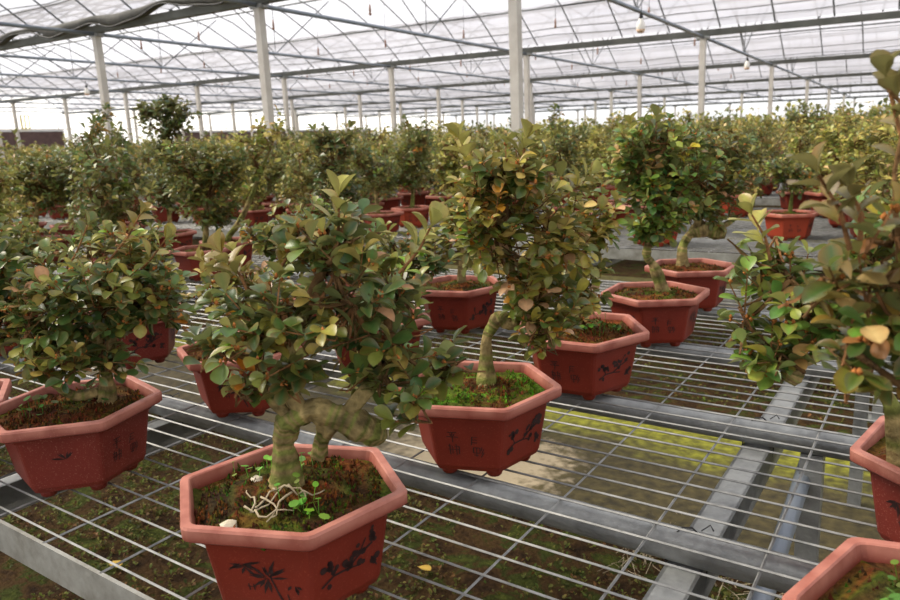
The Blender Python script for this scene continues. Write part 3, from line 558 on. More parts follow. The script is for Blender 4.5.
def motif(m, kind, f_, seed=0):
    rr = random.Random(seed)
    def stroke(p, q, w0, w1=None):
        w1 = w0 if w1 is None else w1
        px, py = p; qx, qy = q; dx, dy = (qx-px), (qy-py); L = math.hypot(dx, dy) or 1; nx_, ny_ = -dy/L, dx/L
        mx, my = (px+qx)/2, (py+qy)/2
        pts = [(px, py), (mx+nx_*w0, my+ny_*w0), (qx, qy), (mx-nx_*w1, my-ny_*w1)]
        m.add([f_(*p_) for p_ in pts], [(0, 3, 2, 1)], sm=False)
    def bar(p, q, w):
        dx, dy = q[0]-p[0], q[1]-p[1]; L = math.hypot(dx, dy) or 1; a, b = -dy/L*w, dx/L*w
        m.add([f_(p[0]+a, p[1]+b), f_(p[0]-a, p[1]-b), f_(q[0]-a, q[1]-b), f_(q[0]+a, q[1]+b)], [(0, 1, 2, 3)], sm=False)
    if kind == 'bamboo':
        bar((.74, .06), (.66, .3), .012); bar((.66, .3), (.60, .55), .009); bar((.80, .05), (.76, .28), .007)
        for cx, cy_, n_, L_ in ((.58, .52, 15, .17), (.34, .68, 9, .15), (.84, .40, 5, .10)):
            for i in range(n_):
                a = rr.uniform(-PI*1.05, PI*.15) if n_ < 12 else rr.uniform(-PI*1.1, PI*.9); L2 = L_*rr.uniform(.6, 1.1)
                L2 *= 1.3; stroke((cx+rr.uniform(-.03, .03), cy_+rr.uniform(-.03, .03)), (cx+L2*math.cos(a), cy_+L2*math.sin(a)*1.25), .019)
        for i in range(2): bar((.36+.05*i, .40), (.365+.05*i, .30), .006); bar((.34+.05*i, .36), (.39+.05*i, .355), .005)
    elif kind == 'blossom':
        pts = [(.14, .30), (.30, .40), (.48, .40), (.62, .52), (.80, .62)]
        for i in range(4): bar(pts[i], pts[i+1], .016)
        bar((.48, .40), (.66, .36), .012); bar((.62, .52), (.70, .74), .01); bar((.80, .40), (.90, .22), .01); bar((.30, .40), (.24, .56), .01)
        for i in range(34):
            b = rr.choice(((.5, .46), (.56, .58), (.62, .62), (.78, .70), (.22, .56), (.30, .58), (.20, .28), (.85, .34), (.66, .42)))
            cx, cy_ = b[0]+rr.gauss(0, .04), b[1]+rr.gauss(0, .05); r_ = rr.uniform(.022, .048)
            m.add([f_(cx+r_*math.cos(t), cy_+r_*1.3*math.sin(t)) for t in np.linspace(0, 2*PI, 7)[:-1]], [(0, 1, 2, 3, 4, 5)], sm=False)
    elif kind == 'characters':
        w = .0085
        for ox, oy, S in ((.22, .50, .17), (.22, .24, .17), (.56, .46, .13), (.60, .22, .16)):
            if (ox, oy) == (.22, .50):   # four strokes crossing a long bar
                L = [((.1, .9), (.9, .9)), ((.3, .78), (.4, .6)), ((.7, .78), (.6, .6)), ((0, .5), (1, .5)), ((.5, .9), (.5, 0))]
            elif (ox, oy) == (.22, .24):
                L = [((.0, .8), (.45, .8)), ((.2, 1), (.2, 0)), ((.45, .8), (.40, .1)), ((.6, .8), (1, .8)), ((.75, 1), (.75, 0)), ((1, .8), (.98, .1)), ((.0, .5), (1, .5))]
            elif (ox, oy) == (.56, .46):
                L = [((.2, 1), (.1, 0)), ((.2, 1), (.8, 1)), ((.2, .66), (.75, .66)), ((.2, .33), (.75, .33))]
            else:
                L = [((.0, .9), (.6, .9)), ((.0, .9), (.0, .4)), ((.6, .9), (.6, .4)), ((.0, .4), (.6, .4)), ((.3, .9), (.3, .0)), ((.8, 1), (.7, .6)), ((.95, .8), (.75, .3)), ((1, .5), (.7, .0)), ((.05, .2), (.5, .15))]
            for p, q in L:
                bar((ox+p[0]*S, oy+p[1]*S*1.35), (ox+q[0]*S, oy+q[1]*S*1.35), w*rr.uniform(.6, 1))
    elif kind == 'sprig':
        for i in range(8):
            a = PI*.5+rr.uniform(-1.6, 1.6); stroke((.55, .55), (.55+.2*math.cos(a), .55+.16*math.sin(a)), .014)

PAL = {
 'green': [((58, 86, 44), 6), ((72, 102, 50), 6), ((96, 122, 58), 4), ((120, 130, 56), 3), ((150, 148, 66), 2), ((180, 162, 84), .9), ((186, 142, 104), .3), ((200, 126, 40), .25), ((120, 168, 44), .35)],
 'olive': [((74, 98, 42), 5), ((98, 116, 48), 5), ((130, 134, 56), 5), ((162, 152, 64), 4), ((192, 170, 96), 2.2), ((202, 162, 122), 1), ((206, 146, 44), .6), ((120, 160, 48), .4)],
 'dark':  [((44, 72, 38), 6), ((56, 86, 44), 6), ((76, 106, 54), 4), ((108, 122, 60), 1.5), ((150, 144, 70), .6)],
 'fresh': [((54, 92, 40), 4), ((80, 120, 50), 5), ((112, 146, 58), 4), ((150, 162, 66), 2), ((200, 184, 34), .3), ((166, 134, 78), .5)],
 'rusty': [((62, 88, 36), 4), ((86, 106, 44), 5), ((116, 118, 48), 4), ((148, 124, 54), 2), ((150, 104, 60), .7), ((186, 160, 104), .25), ((92, 134, 46), 1)],
 'far':   [((122, 138, 60), 4), ((152, 160, 72), 5), ((182, 178, 84), 5), ((206, 192, 104), 3), ((212, 176, 116), 1.1), ((92, 116, 52), 3)],  # leaf colours raised to carry the brighter light on distant crowns
}
EDGE = np.array(s2l((168, 118, 66)))
def leaf_template(hi):
    if hi:
        T = [0, .10, .24, .42, .62, .80, .93, 1.0]; W = [.03, .035, .14, .245, .30, .275, .17, .03]
    else:
        T = [0, .28, .65, 1.0]; W = [.03, .17, .30, .06]
    v = []; e = []
    for t, w_ in zip(T, W):
        cup = .10 if hi else .08
        z = -.16*(t-.3)**2*1.2+.02
        v += [(-w_, t, z+cup*w_*1.6), (0, t, z), (w_, t, z+cup*w_*1.6)]
        e += [1, 0, 1]
    e[-3:] = [1, 1, 1]
    n = len(T)
    f = []
    for i in range(n-1):
        for k in range(2): f.append((i*3+k, i*3+k+1, (i+1)*3+k+1, (i+1)*3+k))
    return np.array(v), np.array(e, float), np.array(f)
LT = {True: leaf_template(True), False: leaf_template(False)}

def build_leaves(name, leaves, mat, hi, parent, kind=None):
    """leaves: list of (pos, dir, normal, length, colour)"""
    V, E, F = LT[hi]; n = len(leaves)
    P = np.array([l[0] for l in leaves]); D = np.array([l[1] for l in leaves]); Nn = np.array([l[2] for l in leaves]); S = np.array([l[3] for l in leaves]); K = np.array([l[4] for l in leaves])
    D /= np.linalg.norm(D, axis=1, keepdims=True); X = np.cross(D, Nn); X /= np.linalg.norm(X, axis=1, keepdims=True)+1e-9; Z = np.cross(X, D)
    rs_ = np.random.RandomState(n); curl = rs_.uniform(.2, 2.4, n); wid = rs_.uniform(.85, 1.25, n); cupf = rs_.uniform(.2, 2.2, n)
    co = (P[:, None, :] + X[:, None, :]*(V[None, :, 0:1]*wid[:, None, None])*S[:, None, None] + D[:, None, :]*V[None, :, 1:2]*S[:, None, None]
          + Z[:, None, :]*((V[None, :, 2]*curl[:, None]+np.abs(V[None, :, 0])*.22*cupf[:, None])[:, :, None])*S[:, None, None])
    ed = (E[None, :, None]*rs_.uniform(.0, .5, n)[:, None, None])
    col = K[:, None, :]*(1-ed)+EDGE*ed
    mid = (1-E)[None, :, None]; col = col*(1+.18*mid)
    nv = len(V); me = bpy.data.meshes.new(name)
    me.vertices.add(n*nv); me.vertices.foreach_set('co', co.astype(np.float32).ravel())
    fa = (F[None]+(np.arange(n)*nv)[:, None, None]).reshape(-1, 4)
    me.loops.add(fa.size); me.loops.foreach_set('vertex_index', fa.ravel().astype(np.int32))
    me.polygons.add(len(fa)); me.polygons.foreach_set('loop_start', np.arange(0, fa.size, 4, dtype=np.int32)); me.polygons.foreach_set('loop_total', np.full(len(fa), 4, np.int32))
    me.update(calc_edges=True)
    me.polygons.foreach_set('use_smooth', np.ones(len(fa), bool))
    a = me.color_attributes.new('Col', 'FLOAT_COLOR', 'POINT'); arr = np.ones((n*nv, 4), np.float32); arr[:, :3] = col.reshape(-1, 3); a.data.foreach_set('color', arr.ravel())
    me.materials.append(mat); me.update()
    return link(name, me, parent)

BARK = s2l((150, 132, 88)); TWIG = s2l((134, 96, 62)); BUD = s2l((176, 112, 60)); DARKTWIG = s2l((110, 84, 54))
def crown(blobs, hubs, pal, seed, L0, dens, wood, hi=True, buds=True, lean=None):
    """leafy twigs through every blob, each joined by a thin branch to the nearest hub on the limbs"""
    rr = random.Random(seed); leaves = []; pl = PAL[pal]; cols = [np.array(s2l(c)) for c, _ in pl]; wts = [w_ for _, w_ in pl]
    n_pal = len(cols)
    for (cx, cy_, cz, rh, rv) in blobs:
        c = Vector((cx, cy_, cz)); n = max(4, int(dens*(rh*rh*rv)**(2/3)/(L0*L0)))
        # sub-branches of this blob
        subs = []
        for _ in range(max(2, n//14)):
            d = Vector((rr.gauss(0, 1), rr.gauss(0, 1), rr.gauss(0, 1))).normalized()*rr.uniform(.25, .6)
            q = c+Vector((d.x*rh, d.y*rh, d.z*rv)); h = min(hubs, key=lambda t: (t-q).length)
            mid = h.lerp(q, .5)+Vector((rr.uniform(-.02, .02), rr.uniform(-.02, .02), -.01)); r0 = .0022+.0035*rh/.1
            wood.tube([h, mid, q], [r0, r0*.75, r0*.5], 5, col=DARKTWIG, wob=.15, caps=False, seed=rr.random()); subs.append(q)
        for _ in range(n):
            d = Vector((rr.gauss(0, 1), rr.gauss(0, 1), rr.gauss(0, 1))).normalized(); rad = rr.random()**.38
            tip = c+Vector((d.x*rh, d.y*rh, d.z*rv))*rad
            q = min(subs, key=lambda t: (t-tip).length)
            out_ = (tip-q); out_ = out_.normalized() if out_.length > 1e-4 else Vector((0, 0, 1))
            tl = L0*rr.uniform(1.3, 2.3)
            dr = (out_*.6+d*.45+Vector((0, 0, .45+.25*rr.random()))+Vector((rr.uniform(-.35, .35), rr.uniform(-.35, .35), rr.uniform(-.35, .35)))).normalized()
            base = tip-dr*tl
            wood.tube([q, q.lerp(base, .6)+Vector((0, 0, -.004)), base, tip], [.0018, .0015, .0013, .0009], 3, col=TWIG if rr.random() < .6 else DARKTWIG, caps=False)
            rot = rr.uniform(0, 2*PI); side = dr.cross(Vector((0, 0, 1)) if abs(dr.z) < .9 else Vector((1, 0, 0))).normalized(); up_ = side.cross(dr)
            twig_c = rr.choices(range(n_pal), wts)[0]
            nl = rr.randint(6, 9)
            for i in range(nl):
                t = .15+.85*(i+1)/nl if i < nl-3 else 1.0
                a = rot+i*2.4
                rad_d = side*math.cos(a)+up_*math.sin(a)
                ang = rr.uniform(.75, 1.25) if t < 1 else rr.uniform(.45, .95)
                ld = (dr*math.cos(ang)+rad_d*math.sin(ang)); ld.z -= .12*rr.random()
                ld.z *= .6; nn = (dr*math.sin(ang)-rad_d*math.cos(ang))*.45+Vector((0, 0, 1.0))+Vector((rr.uniform(-.6, .6), rr.uniform(-.6, .6), 0))
                ci = twig_c if rr.random() < .6 else rr.choices(range(n_pal), wts)[0]
                # young leaves at the outer tips are yellower, as on the plants themselves
                col = cols[ci]*rr.uniform(.8, 1.2)
                ll = L0*rr.uniform(.62, 1.12)*(1 if t < 1 else .9)
                leaves.append((tuple(base.lerp(tip, t)), tuple(ld), tuple(nn), ll, tuple(col)))
            if buds and rr.random() < .7:
                for b in range(rr.randint(2, 4)):
                    p = tip+Vector((rr.uniform(-1, 1), rr.uniform(-1, 1), rr.uniform(-.3, 1)))*.0045; s = rr.uniform(.0018, .0034)
                    wood.add([tuple(p+Vector(v)*s) for v in ((1, 0, 0), (-1, 0, 0), (0, 1, 0), (0, -1, 0), (0, 0, 1.3), (0, 0, -1.3))], [(0, 2, 4), (2, 1, 4), (1, 3, 4), (3, 0, 4), (2, 0, 5), (1, 2, 5), (3, 1, 5), (0, 3, 5)], BUD)
    return leaves
def shoots(key, wood, leaves):
    rr = random.Random(len(key)*31)
    CC = {'y': (150, 148, 70), 'o': (132, 116, 46), 'g': (84, 104, 54), 'r': (112, 104, 56)}
    for a, b_, n, L, c in SHOOTS.get(key, []):
        a, b_ = Vector(a), Vector(b_); d = (b_-a).normalized()
        wood.tube([a, a.lerp(b_, .5)+Vector((.004, .003, 0)), b_], [.0022, .0017, .0012], 5, col=TWIG, caps=False)
        side = d.cross(Vector((.3, .9, .1))).normalized(); up_ = side.cross(d)
        for i in range(n+4):
            t = 1.0 if i < 3 else .35+.6*(i-3)/(n+1); an = i*2.2+rr.random(); rd = side*math.cos(an)+up_*math.sin(an); g = .5 if t == 1 else 1.0
            ld = d*math.cos(g)+rd*math.sin(g); nn = d*math.sin(g)-rd*math.cos(g)+Vector((0, 0, .5))
            leaves.append((tuple(a.lerp(b_, t)), tuple(ld), tuple(nn), L*rr.uniform(.75, 1.05), tuple(np.array(s2l(CC[c]))*rr.uniform(.8, 1.25))))

def soil_mb(th, sq, seed, kind, mound=None, nbits=500):
    rr = random.Random(seed); m = MB(); N1 = 12; n = 18; vs = []; cs = []
    mx, my = mound or (0, 0)
    pal = {'moss': [(74, 96, 22), (58, 84, 18), (88, 112, 30), (84, 56, 28)], 'brown': [(84, 52, 24), (66, 42, 22), (104, 66, 30), (72, 74, 26)], 'mixed': [(86, 54, 26), (70, 78, 24), (60, 42, 24), (110, 72, 34), (82, 92, 34)]}[kind]
    ph = [rr.uniform(0, 6) for _ in range(4)]
    def zf(x, y):
        d = math.hypot(x-mx, y-my); e_ = math.hypot(x, y)/.12
        return .129+.014*math.exp(-(d/.045)**2)+.004*math.sin(x*70+ph[0])*math.sin(y*80+ph[1])+.0025*math.sin(x*190+ph[2]+y*150)-.004*e_**3+rr.uniform(-.001, .001)
    def colf(x, y):
        v = math.sin(x*30+ph[1])*math.sin(y*34+ph[2])+.5*math.sin(x*75+ph[3])*math.sin(y*66+ph[0])+rr.uniform(-.4, .4)
        i = 0 if v > .45 else (1 if v > 0 else (2 if v > -.5 else 3)); c = pal[min(i, len(pal)-1)]
        if kind == 'moss' and math.hypot(x-mx, y-my) < .055+.02*math.sin(8*x*40): c = (86, 58, 30)
        return s2l([q*rr.uniform(.8, 1.15) for q in c])
    vs = [(0, 0, zf(0, 0))]; cs = [colf(0, 0)]
    for i in range(1, N1+1):
        ring = hex_ring(.1345*i/N1, 0, th, sq)
        for (x, y, _) in ring: vs.append((x, y, zf(x, y))); cs.append(colf(x, y))
    fs = [(0, 1+k, 1+(k+1) % n) for k in range(n)]+[(1+(i-1)*n+k, 1+i*n+k, 1+i*n+(k+1) % n, 1+(i-1)*n+(k+1) % n) for i in range(1, N1) for k in range(n)]
    o = len(m.v); m.v += vs; m.c += cs; m.f += fs; m.m += [0]*len(fs); m.smooth += [True]*len(fs)
    for _ in range(nbits):      # crumbs and moss tips
        a = rr.uniform(0, 2*PI); r_ = .112*math.sqrt(rr.random()); x, y = r_*math.cos(a), r_*math.sin(a); z = zf(x, y); s = rr.uniform(.0012, .0034)
        c = colf(x, y); h = rr.uniform(.6, 2.2)*s
        m.add([(x-s, y-s*.6, z-s), (x+s, y-s*.5, z-s), (x, y+s, z-s), (x+rr.uniform(-s, s), y+rr.uniform(-s, s), z+h)], [(0, 1, 3), (1, 2, 3), (2, 0, 3)], tuple(q*rr.uniform(.8, 1.5) for q in c), sm=False)
    return m, zf

def sprouts(m, pts, zf, seed, s=.009, col=(120, 158, 62)):
    """little round-leaved weeds"""
    rr = random.Random(seed)
    for (x, y) in pts:
        for _ in range(rr.randint(3, 6)):
            px, py = x+rr.gauss(0, .009), y+rr.gauss(0, .009); z0 = zf(px, py); h = rr.uniform(.006, .026)
            tip = Vector((px+rr.uniform(-.006, .006), py+rr.uniform(-.006, .006), z0+h)); cc = s2l([q*rr.uniform(.8, 1.15) for q in col])
            m.tube([(px, py, z0-.004), tuple(tip)], .0006, 3, col=cc, caps=False)
            r_ = s*rr.uniform(.5, 1); tx, ty = rr.uniform(-.5, .5), rr.uniform(-.5, .5)
            ring = [(tip.x+r_*math.cos(a), tip.y+r_*math.sin(a), tip.z+r_*(tx*math.cos(a)+ty*math.sin(a))) for a in np.linspace(0, 2*PI, 9)[:-1]]
            m.add([tuple(tip)]+ring, [(0, 1+k, 1+(k+1) % 8) for k in range(8)], cc)

def bonsai(key, th, pal, lab, soil='mixed', sq=None, dens=5.2, L0=.034, hi=True, motifs=('characters', 'blossom', 'bamboo'), potm='pot', first_face=1, nbits=500, extras=None, scale=1, group=None, weeds=0):
    (px, py), blobs, trunks = PLANTS[key]; seed = sum(ord(c) for c in key)*7
    r = empty('bonsai', (px, py, BH), 0, lab, 'bonsai', group)
    po = pot_mb(th, sq).build('pot', M[potm], r, color=False)
    for i, kd in enumerate(motifs):
        m = MB(); motif(m, kd, face_map(th, (first_face+i) % 6, sq), seed+i); o = m.build('painted_motif', M['ink'], po, color=False)
    b = trunks[0][0]
    bx, by = max(-.07, min(.07, b[0])), max(-.07, min(.07, b[1]))
    sm, zf = soil_mb(th, sq, seed, soil, (bx, by), nbits); so_ = sm.build('soil', M['soil'], r)
    wd = MB(); hubs = []
    kr = .85 if key == 'P1' else (.62 if not key.startswith('proto') else .8)
    for ti, T in enumerate(trunks):
        T = [[q[0], q[1], q[2], q[3]*kr] for q in T]
        if ti == 0:                                   # flare into the soil, vertical foot
            x, y, z, rad = T[0]; T[0] = [x, y, .118, rad*1.3]
            if T[1][2] < .14: T[1][2] = .14
        P = smooth_path(T, 9 if hi else 3)
        P = [(x, y, z, max(.0015, q*.62 if False else q)) for x, y, z, q in P]
        cc = [tuple((np.array(BARK) if random.Random(i*3+seed).random() < .6 else np.array(s2l((118, 122, 62))))*(.6+.6*random.Random(i*7+seed).random()) if q > .006 else np.array(DARKTWIG)) for i, (_, _, _, q) in enumerate(P)]
        wd.tube([q[:3] for q in P], [q[3]*(1+(.05*math.sin(i*.9+seed)+.07*math.sin(i*.37)) if hi else q[3]*0+1) for i, q in enumerate(P)], 16 if hi else 7, wob=.2 if hi else .1, cols=cc, seed=seed+ti)
        for q in P[len(P)//3::2]: hubs.append(Vector(q[:3]))
    if hi and key in ('P1', 'P2', 'P4', 'P5', 'P6'):   # surface roots and burls on the old trunks
        rr = random.Random(seed+3); x, y, _, rad = trunks[0][0]; rad *= kr
        for i in range(6):
            a = i*1.05+rr.uniform(-.3, .3); L = rad+rr.uniform(.010, .028)
            wd.tube([(x, y, .150), (x+rad*.8*math.cos(a), y+rad*.8*math.sin(a), .139), (x+L*math.cos(a), y+L*math.sin(a), .121)], [rad*.5, rad*.38, .002], 7, col=BARK, wob=.2, seed=seed+i)
    lv = crown(blobs, hubs, pal, seed, L0, dens, wd, hi, buds=hi)
    shoots(key, wd, lv)
    wd.build('trunk', M['wood'], r)
    build_leaves('foliage', lv, M['leaf'], hi, r)
    if weeds:
        rr = random.Random(seed+9)
        for q in range(weeds): m = MB(); sprouts(m, [(rr.uniform(-.075, .075), rr.uniform(-.075, .075))], zf, seed+q, .007, (92, 124, 50)); m.build('weed_sprout', M['weed'], so_)
    if extras: extras(r, so_, zf)
    return r, len(lv)
R_ = math.radians
tot = 0
# ------------------------------------------------------------ the named plants of the near bench
def p1_extras(r, so_, zf):
    rr = random.Random(4)
    for i, q in enumerate([(-.058, .012), (-.066, .028), (-.045, .05), (-.03, .06), (-.085, -.012)]):
        m = MB(); sprouts(m, [q], zf, 2+i, .0055, (128, 168, 70)); m.build('clover_sprout', M['weed'], so_)
    for i, q in enumerate([(.052, -.028), (.064, -.020), (.07, -.03), (.03, -.012)]):
        m = MB(); sprouts(m, [q], zf, 13+i, .0065, (122, 168, 58)); m.build('clover_sprout', M['weed'], so_)
    m = MB()
    for i in range(9):                                # pale dead roots lying on the moss
        x, y = .012+rr.uniform(-.02, .02), -.045+rr.uniform(-.025, .03); pts = []
        a = rr.uniform(0, 6.3)
        for k in range(6):
            pts.append((x, y, zf(x, y)+.004+.008*rr.random())); a += rr.uniform(-.8, .8); x += .010*math.cos(a); y += .010*math.sin(a)
        m.tube(pts, [.0014, .0013, .0012, .001, .0009, .0007], 5)
    m.build('dry_roots', M['root'], so_, color=False)
    for (x, y, s) in ((-.055, -.005, .008), (.0, -.095, .010)):
        bm = bmesh.new(); bmesh.ops.create_icosphere(bm, subdivisions=2, radius=s)
        for v in bm.verts: v.co *= 1+rr.uniform(-.15, .15); v.co.z *= .6
        me = bpy.data.meshes.new('pebble'); bm.to_mesh(me); bm.free(); me.materials.append(M['stone']); o = link('pebble', me, so_); o.location = (x, y, zf(x, y)+.002)
def p1_cut(r, so_, zf): p1_extras(r, so_, zf)

SPEC = [
 ('P1', -158, 'green', 'large bonsai in front, thick trunk bent flat over its red hexagonal pot', dict(soil='mixed', sq=(R_(116), .90), motifs=('bamboo', 'blossom'), nbits=2600, extras=p1_extras, L0=.031, dens=4.6)),
 ('P2', -160, 'olive', 'dense yellow-olive bonsai in a red pot with bright green moss, behind the front one', dict(soil='moss', motifs=('characters', 'blossom', 'bamboo'), nbits=1800, L0=.032, dens=4.8)),
 ('P3', -174, 'olive', 'small-crowned bonsai in the brown-mossed hexagonal pot right of the bright moss pot', dict(soil='brown', sq=(R_(116), 1.08), nbits=1200, weeds=8)),
 ('P4', -148, 'fresh', 'bonsai with crooked pale trunk in the nearer of the two overlapping pots right of centre', dict(soil='mixed', nbits=900, L0=.033, first_face=0, motifs=('blossom', 'characters', 'bamboo'))),
 ('P5', -150, 'green', 'bonsai with a sawn stub branch, in the rear of the two overlapping pots', dict(soil='brown', nbits=700, L0=.034)),
 ('P6', -132, 'green', 'bonsai with twisted trunk in a wide dusty dark red pot at the left edge', dict(soil='brown', potm='pot_dusty', motifs=('sprig', 'characters'), nbits=1800, L0=.031, weeds=5)),
 ('P7', -165, 'green', 'bonsai in the dusty pot standing behind the wide pot at left', dict(potm='pot_dusty', L0=.034)),
 ('P8', -146, 'olive', 'bonsai with large bronze leaves in the pot left of and behind the front bonsai', dict(soil='brown', motifs=('bamboo', 'characters'), L0=.038, nbits=900)),
 ('P13', -160, 'green', 'bonsai half hidden behind the crown of the front bonsai', dict(L0=.033)),
 ('P13b', -150, 'green', 'broad grey-green bonsai whose pot hides behind the front bonsai, left of centre', dict(L0=.036)),
 ('P12', -165, 'olive', 'bonsai whose pot rim shows just left of the yellow-olive crown', dict(L0=.034)),
 ('P9', -150, 'green', 'bonsai cut off by the left edge of the photo, only rim corner and leaves showing', dict(L0=.034)),
 ('P10', -160, 'fresh', 'bonsai at the right edge leaning left over empty mesh on an orange-brown trunk', dict(potm='pot_dusty', first_face=0, motifs=('bamboo', 'blossom'), L0=.031, dens=4.4)),
 ('P11', -166, 'rusty', 'bonsai nearest the lower right corner, reddish-edged leaves rising tall along the right edge', dict(L0=.027, weeds=14, dens=3.6)),
 ('P25', -150, 'green', 'bonsai at the left edge behind the wide dusty pot', dict(potm='pot_dusty')),
 ('P14', -124, 'green', 'full round bonsai in a dark red pot with rim seen edge-on, left of centre behind', dict(L0=.036, hi=False)),
 ('P14b', -150, 'far', 'pale leaning bonsai with a bare arched trunk and a thin tall leader', dict(L0=.040, hi=False, dens=2.6)),
 ('P15', -150, 'green', 'dark green bonsai in a dusty pot near the left edge, second group back', dict(L0=.036, hi=False, potm='pot_dusty')),
 ('P15b', -140, 'dark', 'dark bonsai in the pot just behind the dusty one near the left edge', dict(L0=.036, hi=False, potm='pot_dusty')),
 ('P16dark', -140, 'dark', 'tall dark bonsai with a separate topknot standing clear above the crowd at upper left', dict(L0=.042, hi=False)),
 ('P335', -140, 'dark', 'upright dark bonsai with a two-lobed top, left of centre against the bright wall', dict(L0=.038, hi=False)),
 ('P18', -140, 'green', 'bushy pointed bonsai in a bright red pot on the second bench edge', dict(L0=.038, hi=False, potm='pot_far')),
 ('P19', -150, 'green', 'bonsai in a dark red pot beside the bright red one, second bench', dict(L0=.036, hi=False)),
 ('P16', -150, 'far', 'thin-crowned bonsai in a clearly visible pot on the second bench, right of centre', dict(L0=.034, hi=False)),
 ('P21', -170, 'green', 'low bonsai in a bright orange-red pot half hidden behind the round green crown', dict(L0=.036, hi=False, potm='pot_far')),
 ('P22', -155, 'green', 'bonsai in a bright orange-red pot seen through the leaning bonsai at right', dict(L0=.034, hi=False, potm='pot_far')),
 ('P23', -150, 'dark', 'bonsai with low pale branch and dark topknot in a pot on the third bench', dict(L0=.036, hi=False)),
 ('P20', -150, 'green', 'bonsai in a red pot peeping out right of the yellow-olive crown on the second bench', dict(L0=.036, hi=False, potm='pot_far')),
]
for key, th, pal, lab, kw in SPEC:
    r, n = bonsai(key, R_(th), pal, lab, **kw); tot += n
    if key in ('P1', 'P3'): r.scale = (1.035, 1.035, 1.02)
# sawn stub ends
def disc(parent, p, n, r_, name='cut_face'):
    n = Vector(n).normalized(); m = MB(); m.tube([p, tuple(Vector(p)+n*.004)], [r_, r_*.9], 14); m.build(name, M['stone'], parent, color=False)

# bright new shoots standing out of the crowns
# ------------------------------------------------------------ the crowd: prototypes copied along the benches
named = [PLANTS[k][0] for k in PLANTS]
protos = []
pr = random.Random(99)
def proto(i, pal, potm):
    key = 'proto%d' % i; H_ = pr.uniform(.44, .60); bl = []
    n = pr.randint(3, 5)
    for k in range(n):
        a = pr.uniform(0, 2*PI); d = pr.uniform(.02, .12); z = .23+(H_-.23)*k/(n-1)*.9
        bl.append((d*math.cos(a), d*math.sin(a), z, pr.uniform(.13, .19)*(1-.25*k/n), pr.uniform(.09, .13)))
    if i % 3 == 0: bl.append((pr.uniform(-.05, .05), pr.uniform(-.05, .05), H_+.10, .06, .09))
    t = [(0, 0, .12, .024), (pr.uniform(-.02, .02), .01, .19, .018), (pr.uniform(-.05, .05), pr.uniform(-.04, .04), .24, .015), (pr.uniform(-.05, .05), pr.uniform(-.04, .04), .36, .010), (0, 0, H_-.05, .005)]
    PLANTS[key] = ((0, -50), bl, [t]); 
    r, n = bonsai(key, R_(pr.uniform(-180, -120)), pal, 'x', L0=.040, hi=False, dens=2.9, potm=potm, motifs=('characters', 'blossom', 'bamboo', 'characters', 'blossom'), first_face=0, nbits=0)
    return r
for i in range(9):
    protos.append(proto(i, ['far', 'olive', 'green', 'far', 'green', 'far', 'green', 'far', 'olive'][i], ['pot', 'pot_far', 'pot', 'pot_dusty', 'pot', 'pot_far', 'pot', 'pot', 'pot_far'][i]))
ordn = ['first', 'second', 'third', 'fourth', 'fifth', 'sixth', 'seventh', 'eighth']
places = []; far = []
rr = random.Random(21)
for b in range(17):
    ys = .46+PER*b
    rows = [.25, .72, 1.16, 1.62, 2.04]
    for yo in rows:
        x = 2.0
        while x > -38:
            x -= rr.uniform(.46, .64)
            y = ys+yo+rr.uniform(-.06, .06)
            if x < -2.35*y-.3 or x > .12*y+.6: continue
            if b == 0 and (x > -2.75 or rr.random() < .1): continue
            if b == 1 and yo < .5 and rr.random() < .35 and x > -4.5: continue
            if rr.random() < .06: continue
            if any((x-p[0])**2+(y-p[1])**2 < .36**2 for p in named): continue
            if any((x-q[0])**2+(y-q[1])**2 < .36**2 for q in (places if b < 7 else [])): continue
            (places if len(places) < 272 and b < 7 else far).append((x, y, b))
print('placed', len(places), 'far', len(far), 'leaves', tot)
used = [False]*len(protos)
for x, y, b in places:
    i = rr.randrange(len(protos)); src = protos[i]; s = rr.uniform(.92, 1.18)*(1.06 if b > 1 else 1)
    lab = 'small potted bonsai in the packed rows on the %s bench from the camera' % ordn[b] if b else 'small potted bonsai in the crowded left part of the nearest bench'
    grp = 'crowded bonsai of the %s bench' % ordn[b]
    if not used[i]:
        r = src; used[i] = True; 
    else:
        r = src.copy(); COL.objects.link(r)
        for ch in src.children:
            if b > 3 and ch.name.startswith('soil'): continue
            c = ch.copy(); COL.objects.link(c); c.parent = r
            if b < 3:
                for g in ch.children: d = g.copy(); COL.objects.link(d); d.parent = c
    r.location = (x, y, BH); r.rotation_euler = (0, 0, rr.uniform(0, 2*PI)); r.scale = (s*rr.uniform(.95, 1.05), s, s*rr.uniform(.94, 1.12)*(1+.012*max(0, -x-2)))
    r['label'] = lab; r['group'] = grp
for i, u in enumerate(used):
    if not u: print('unused proto', i)
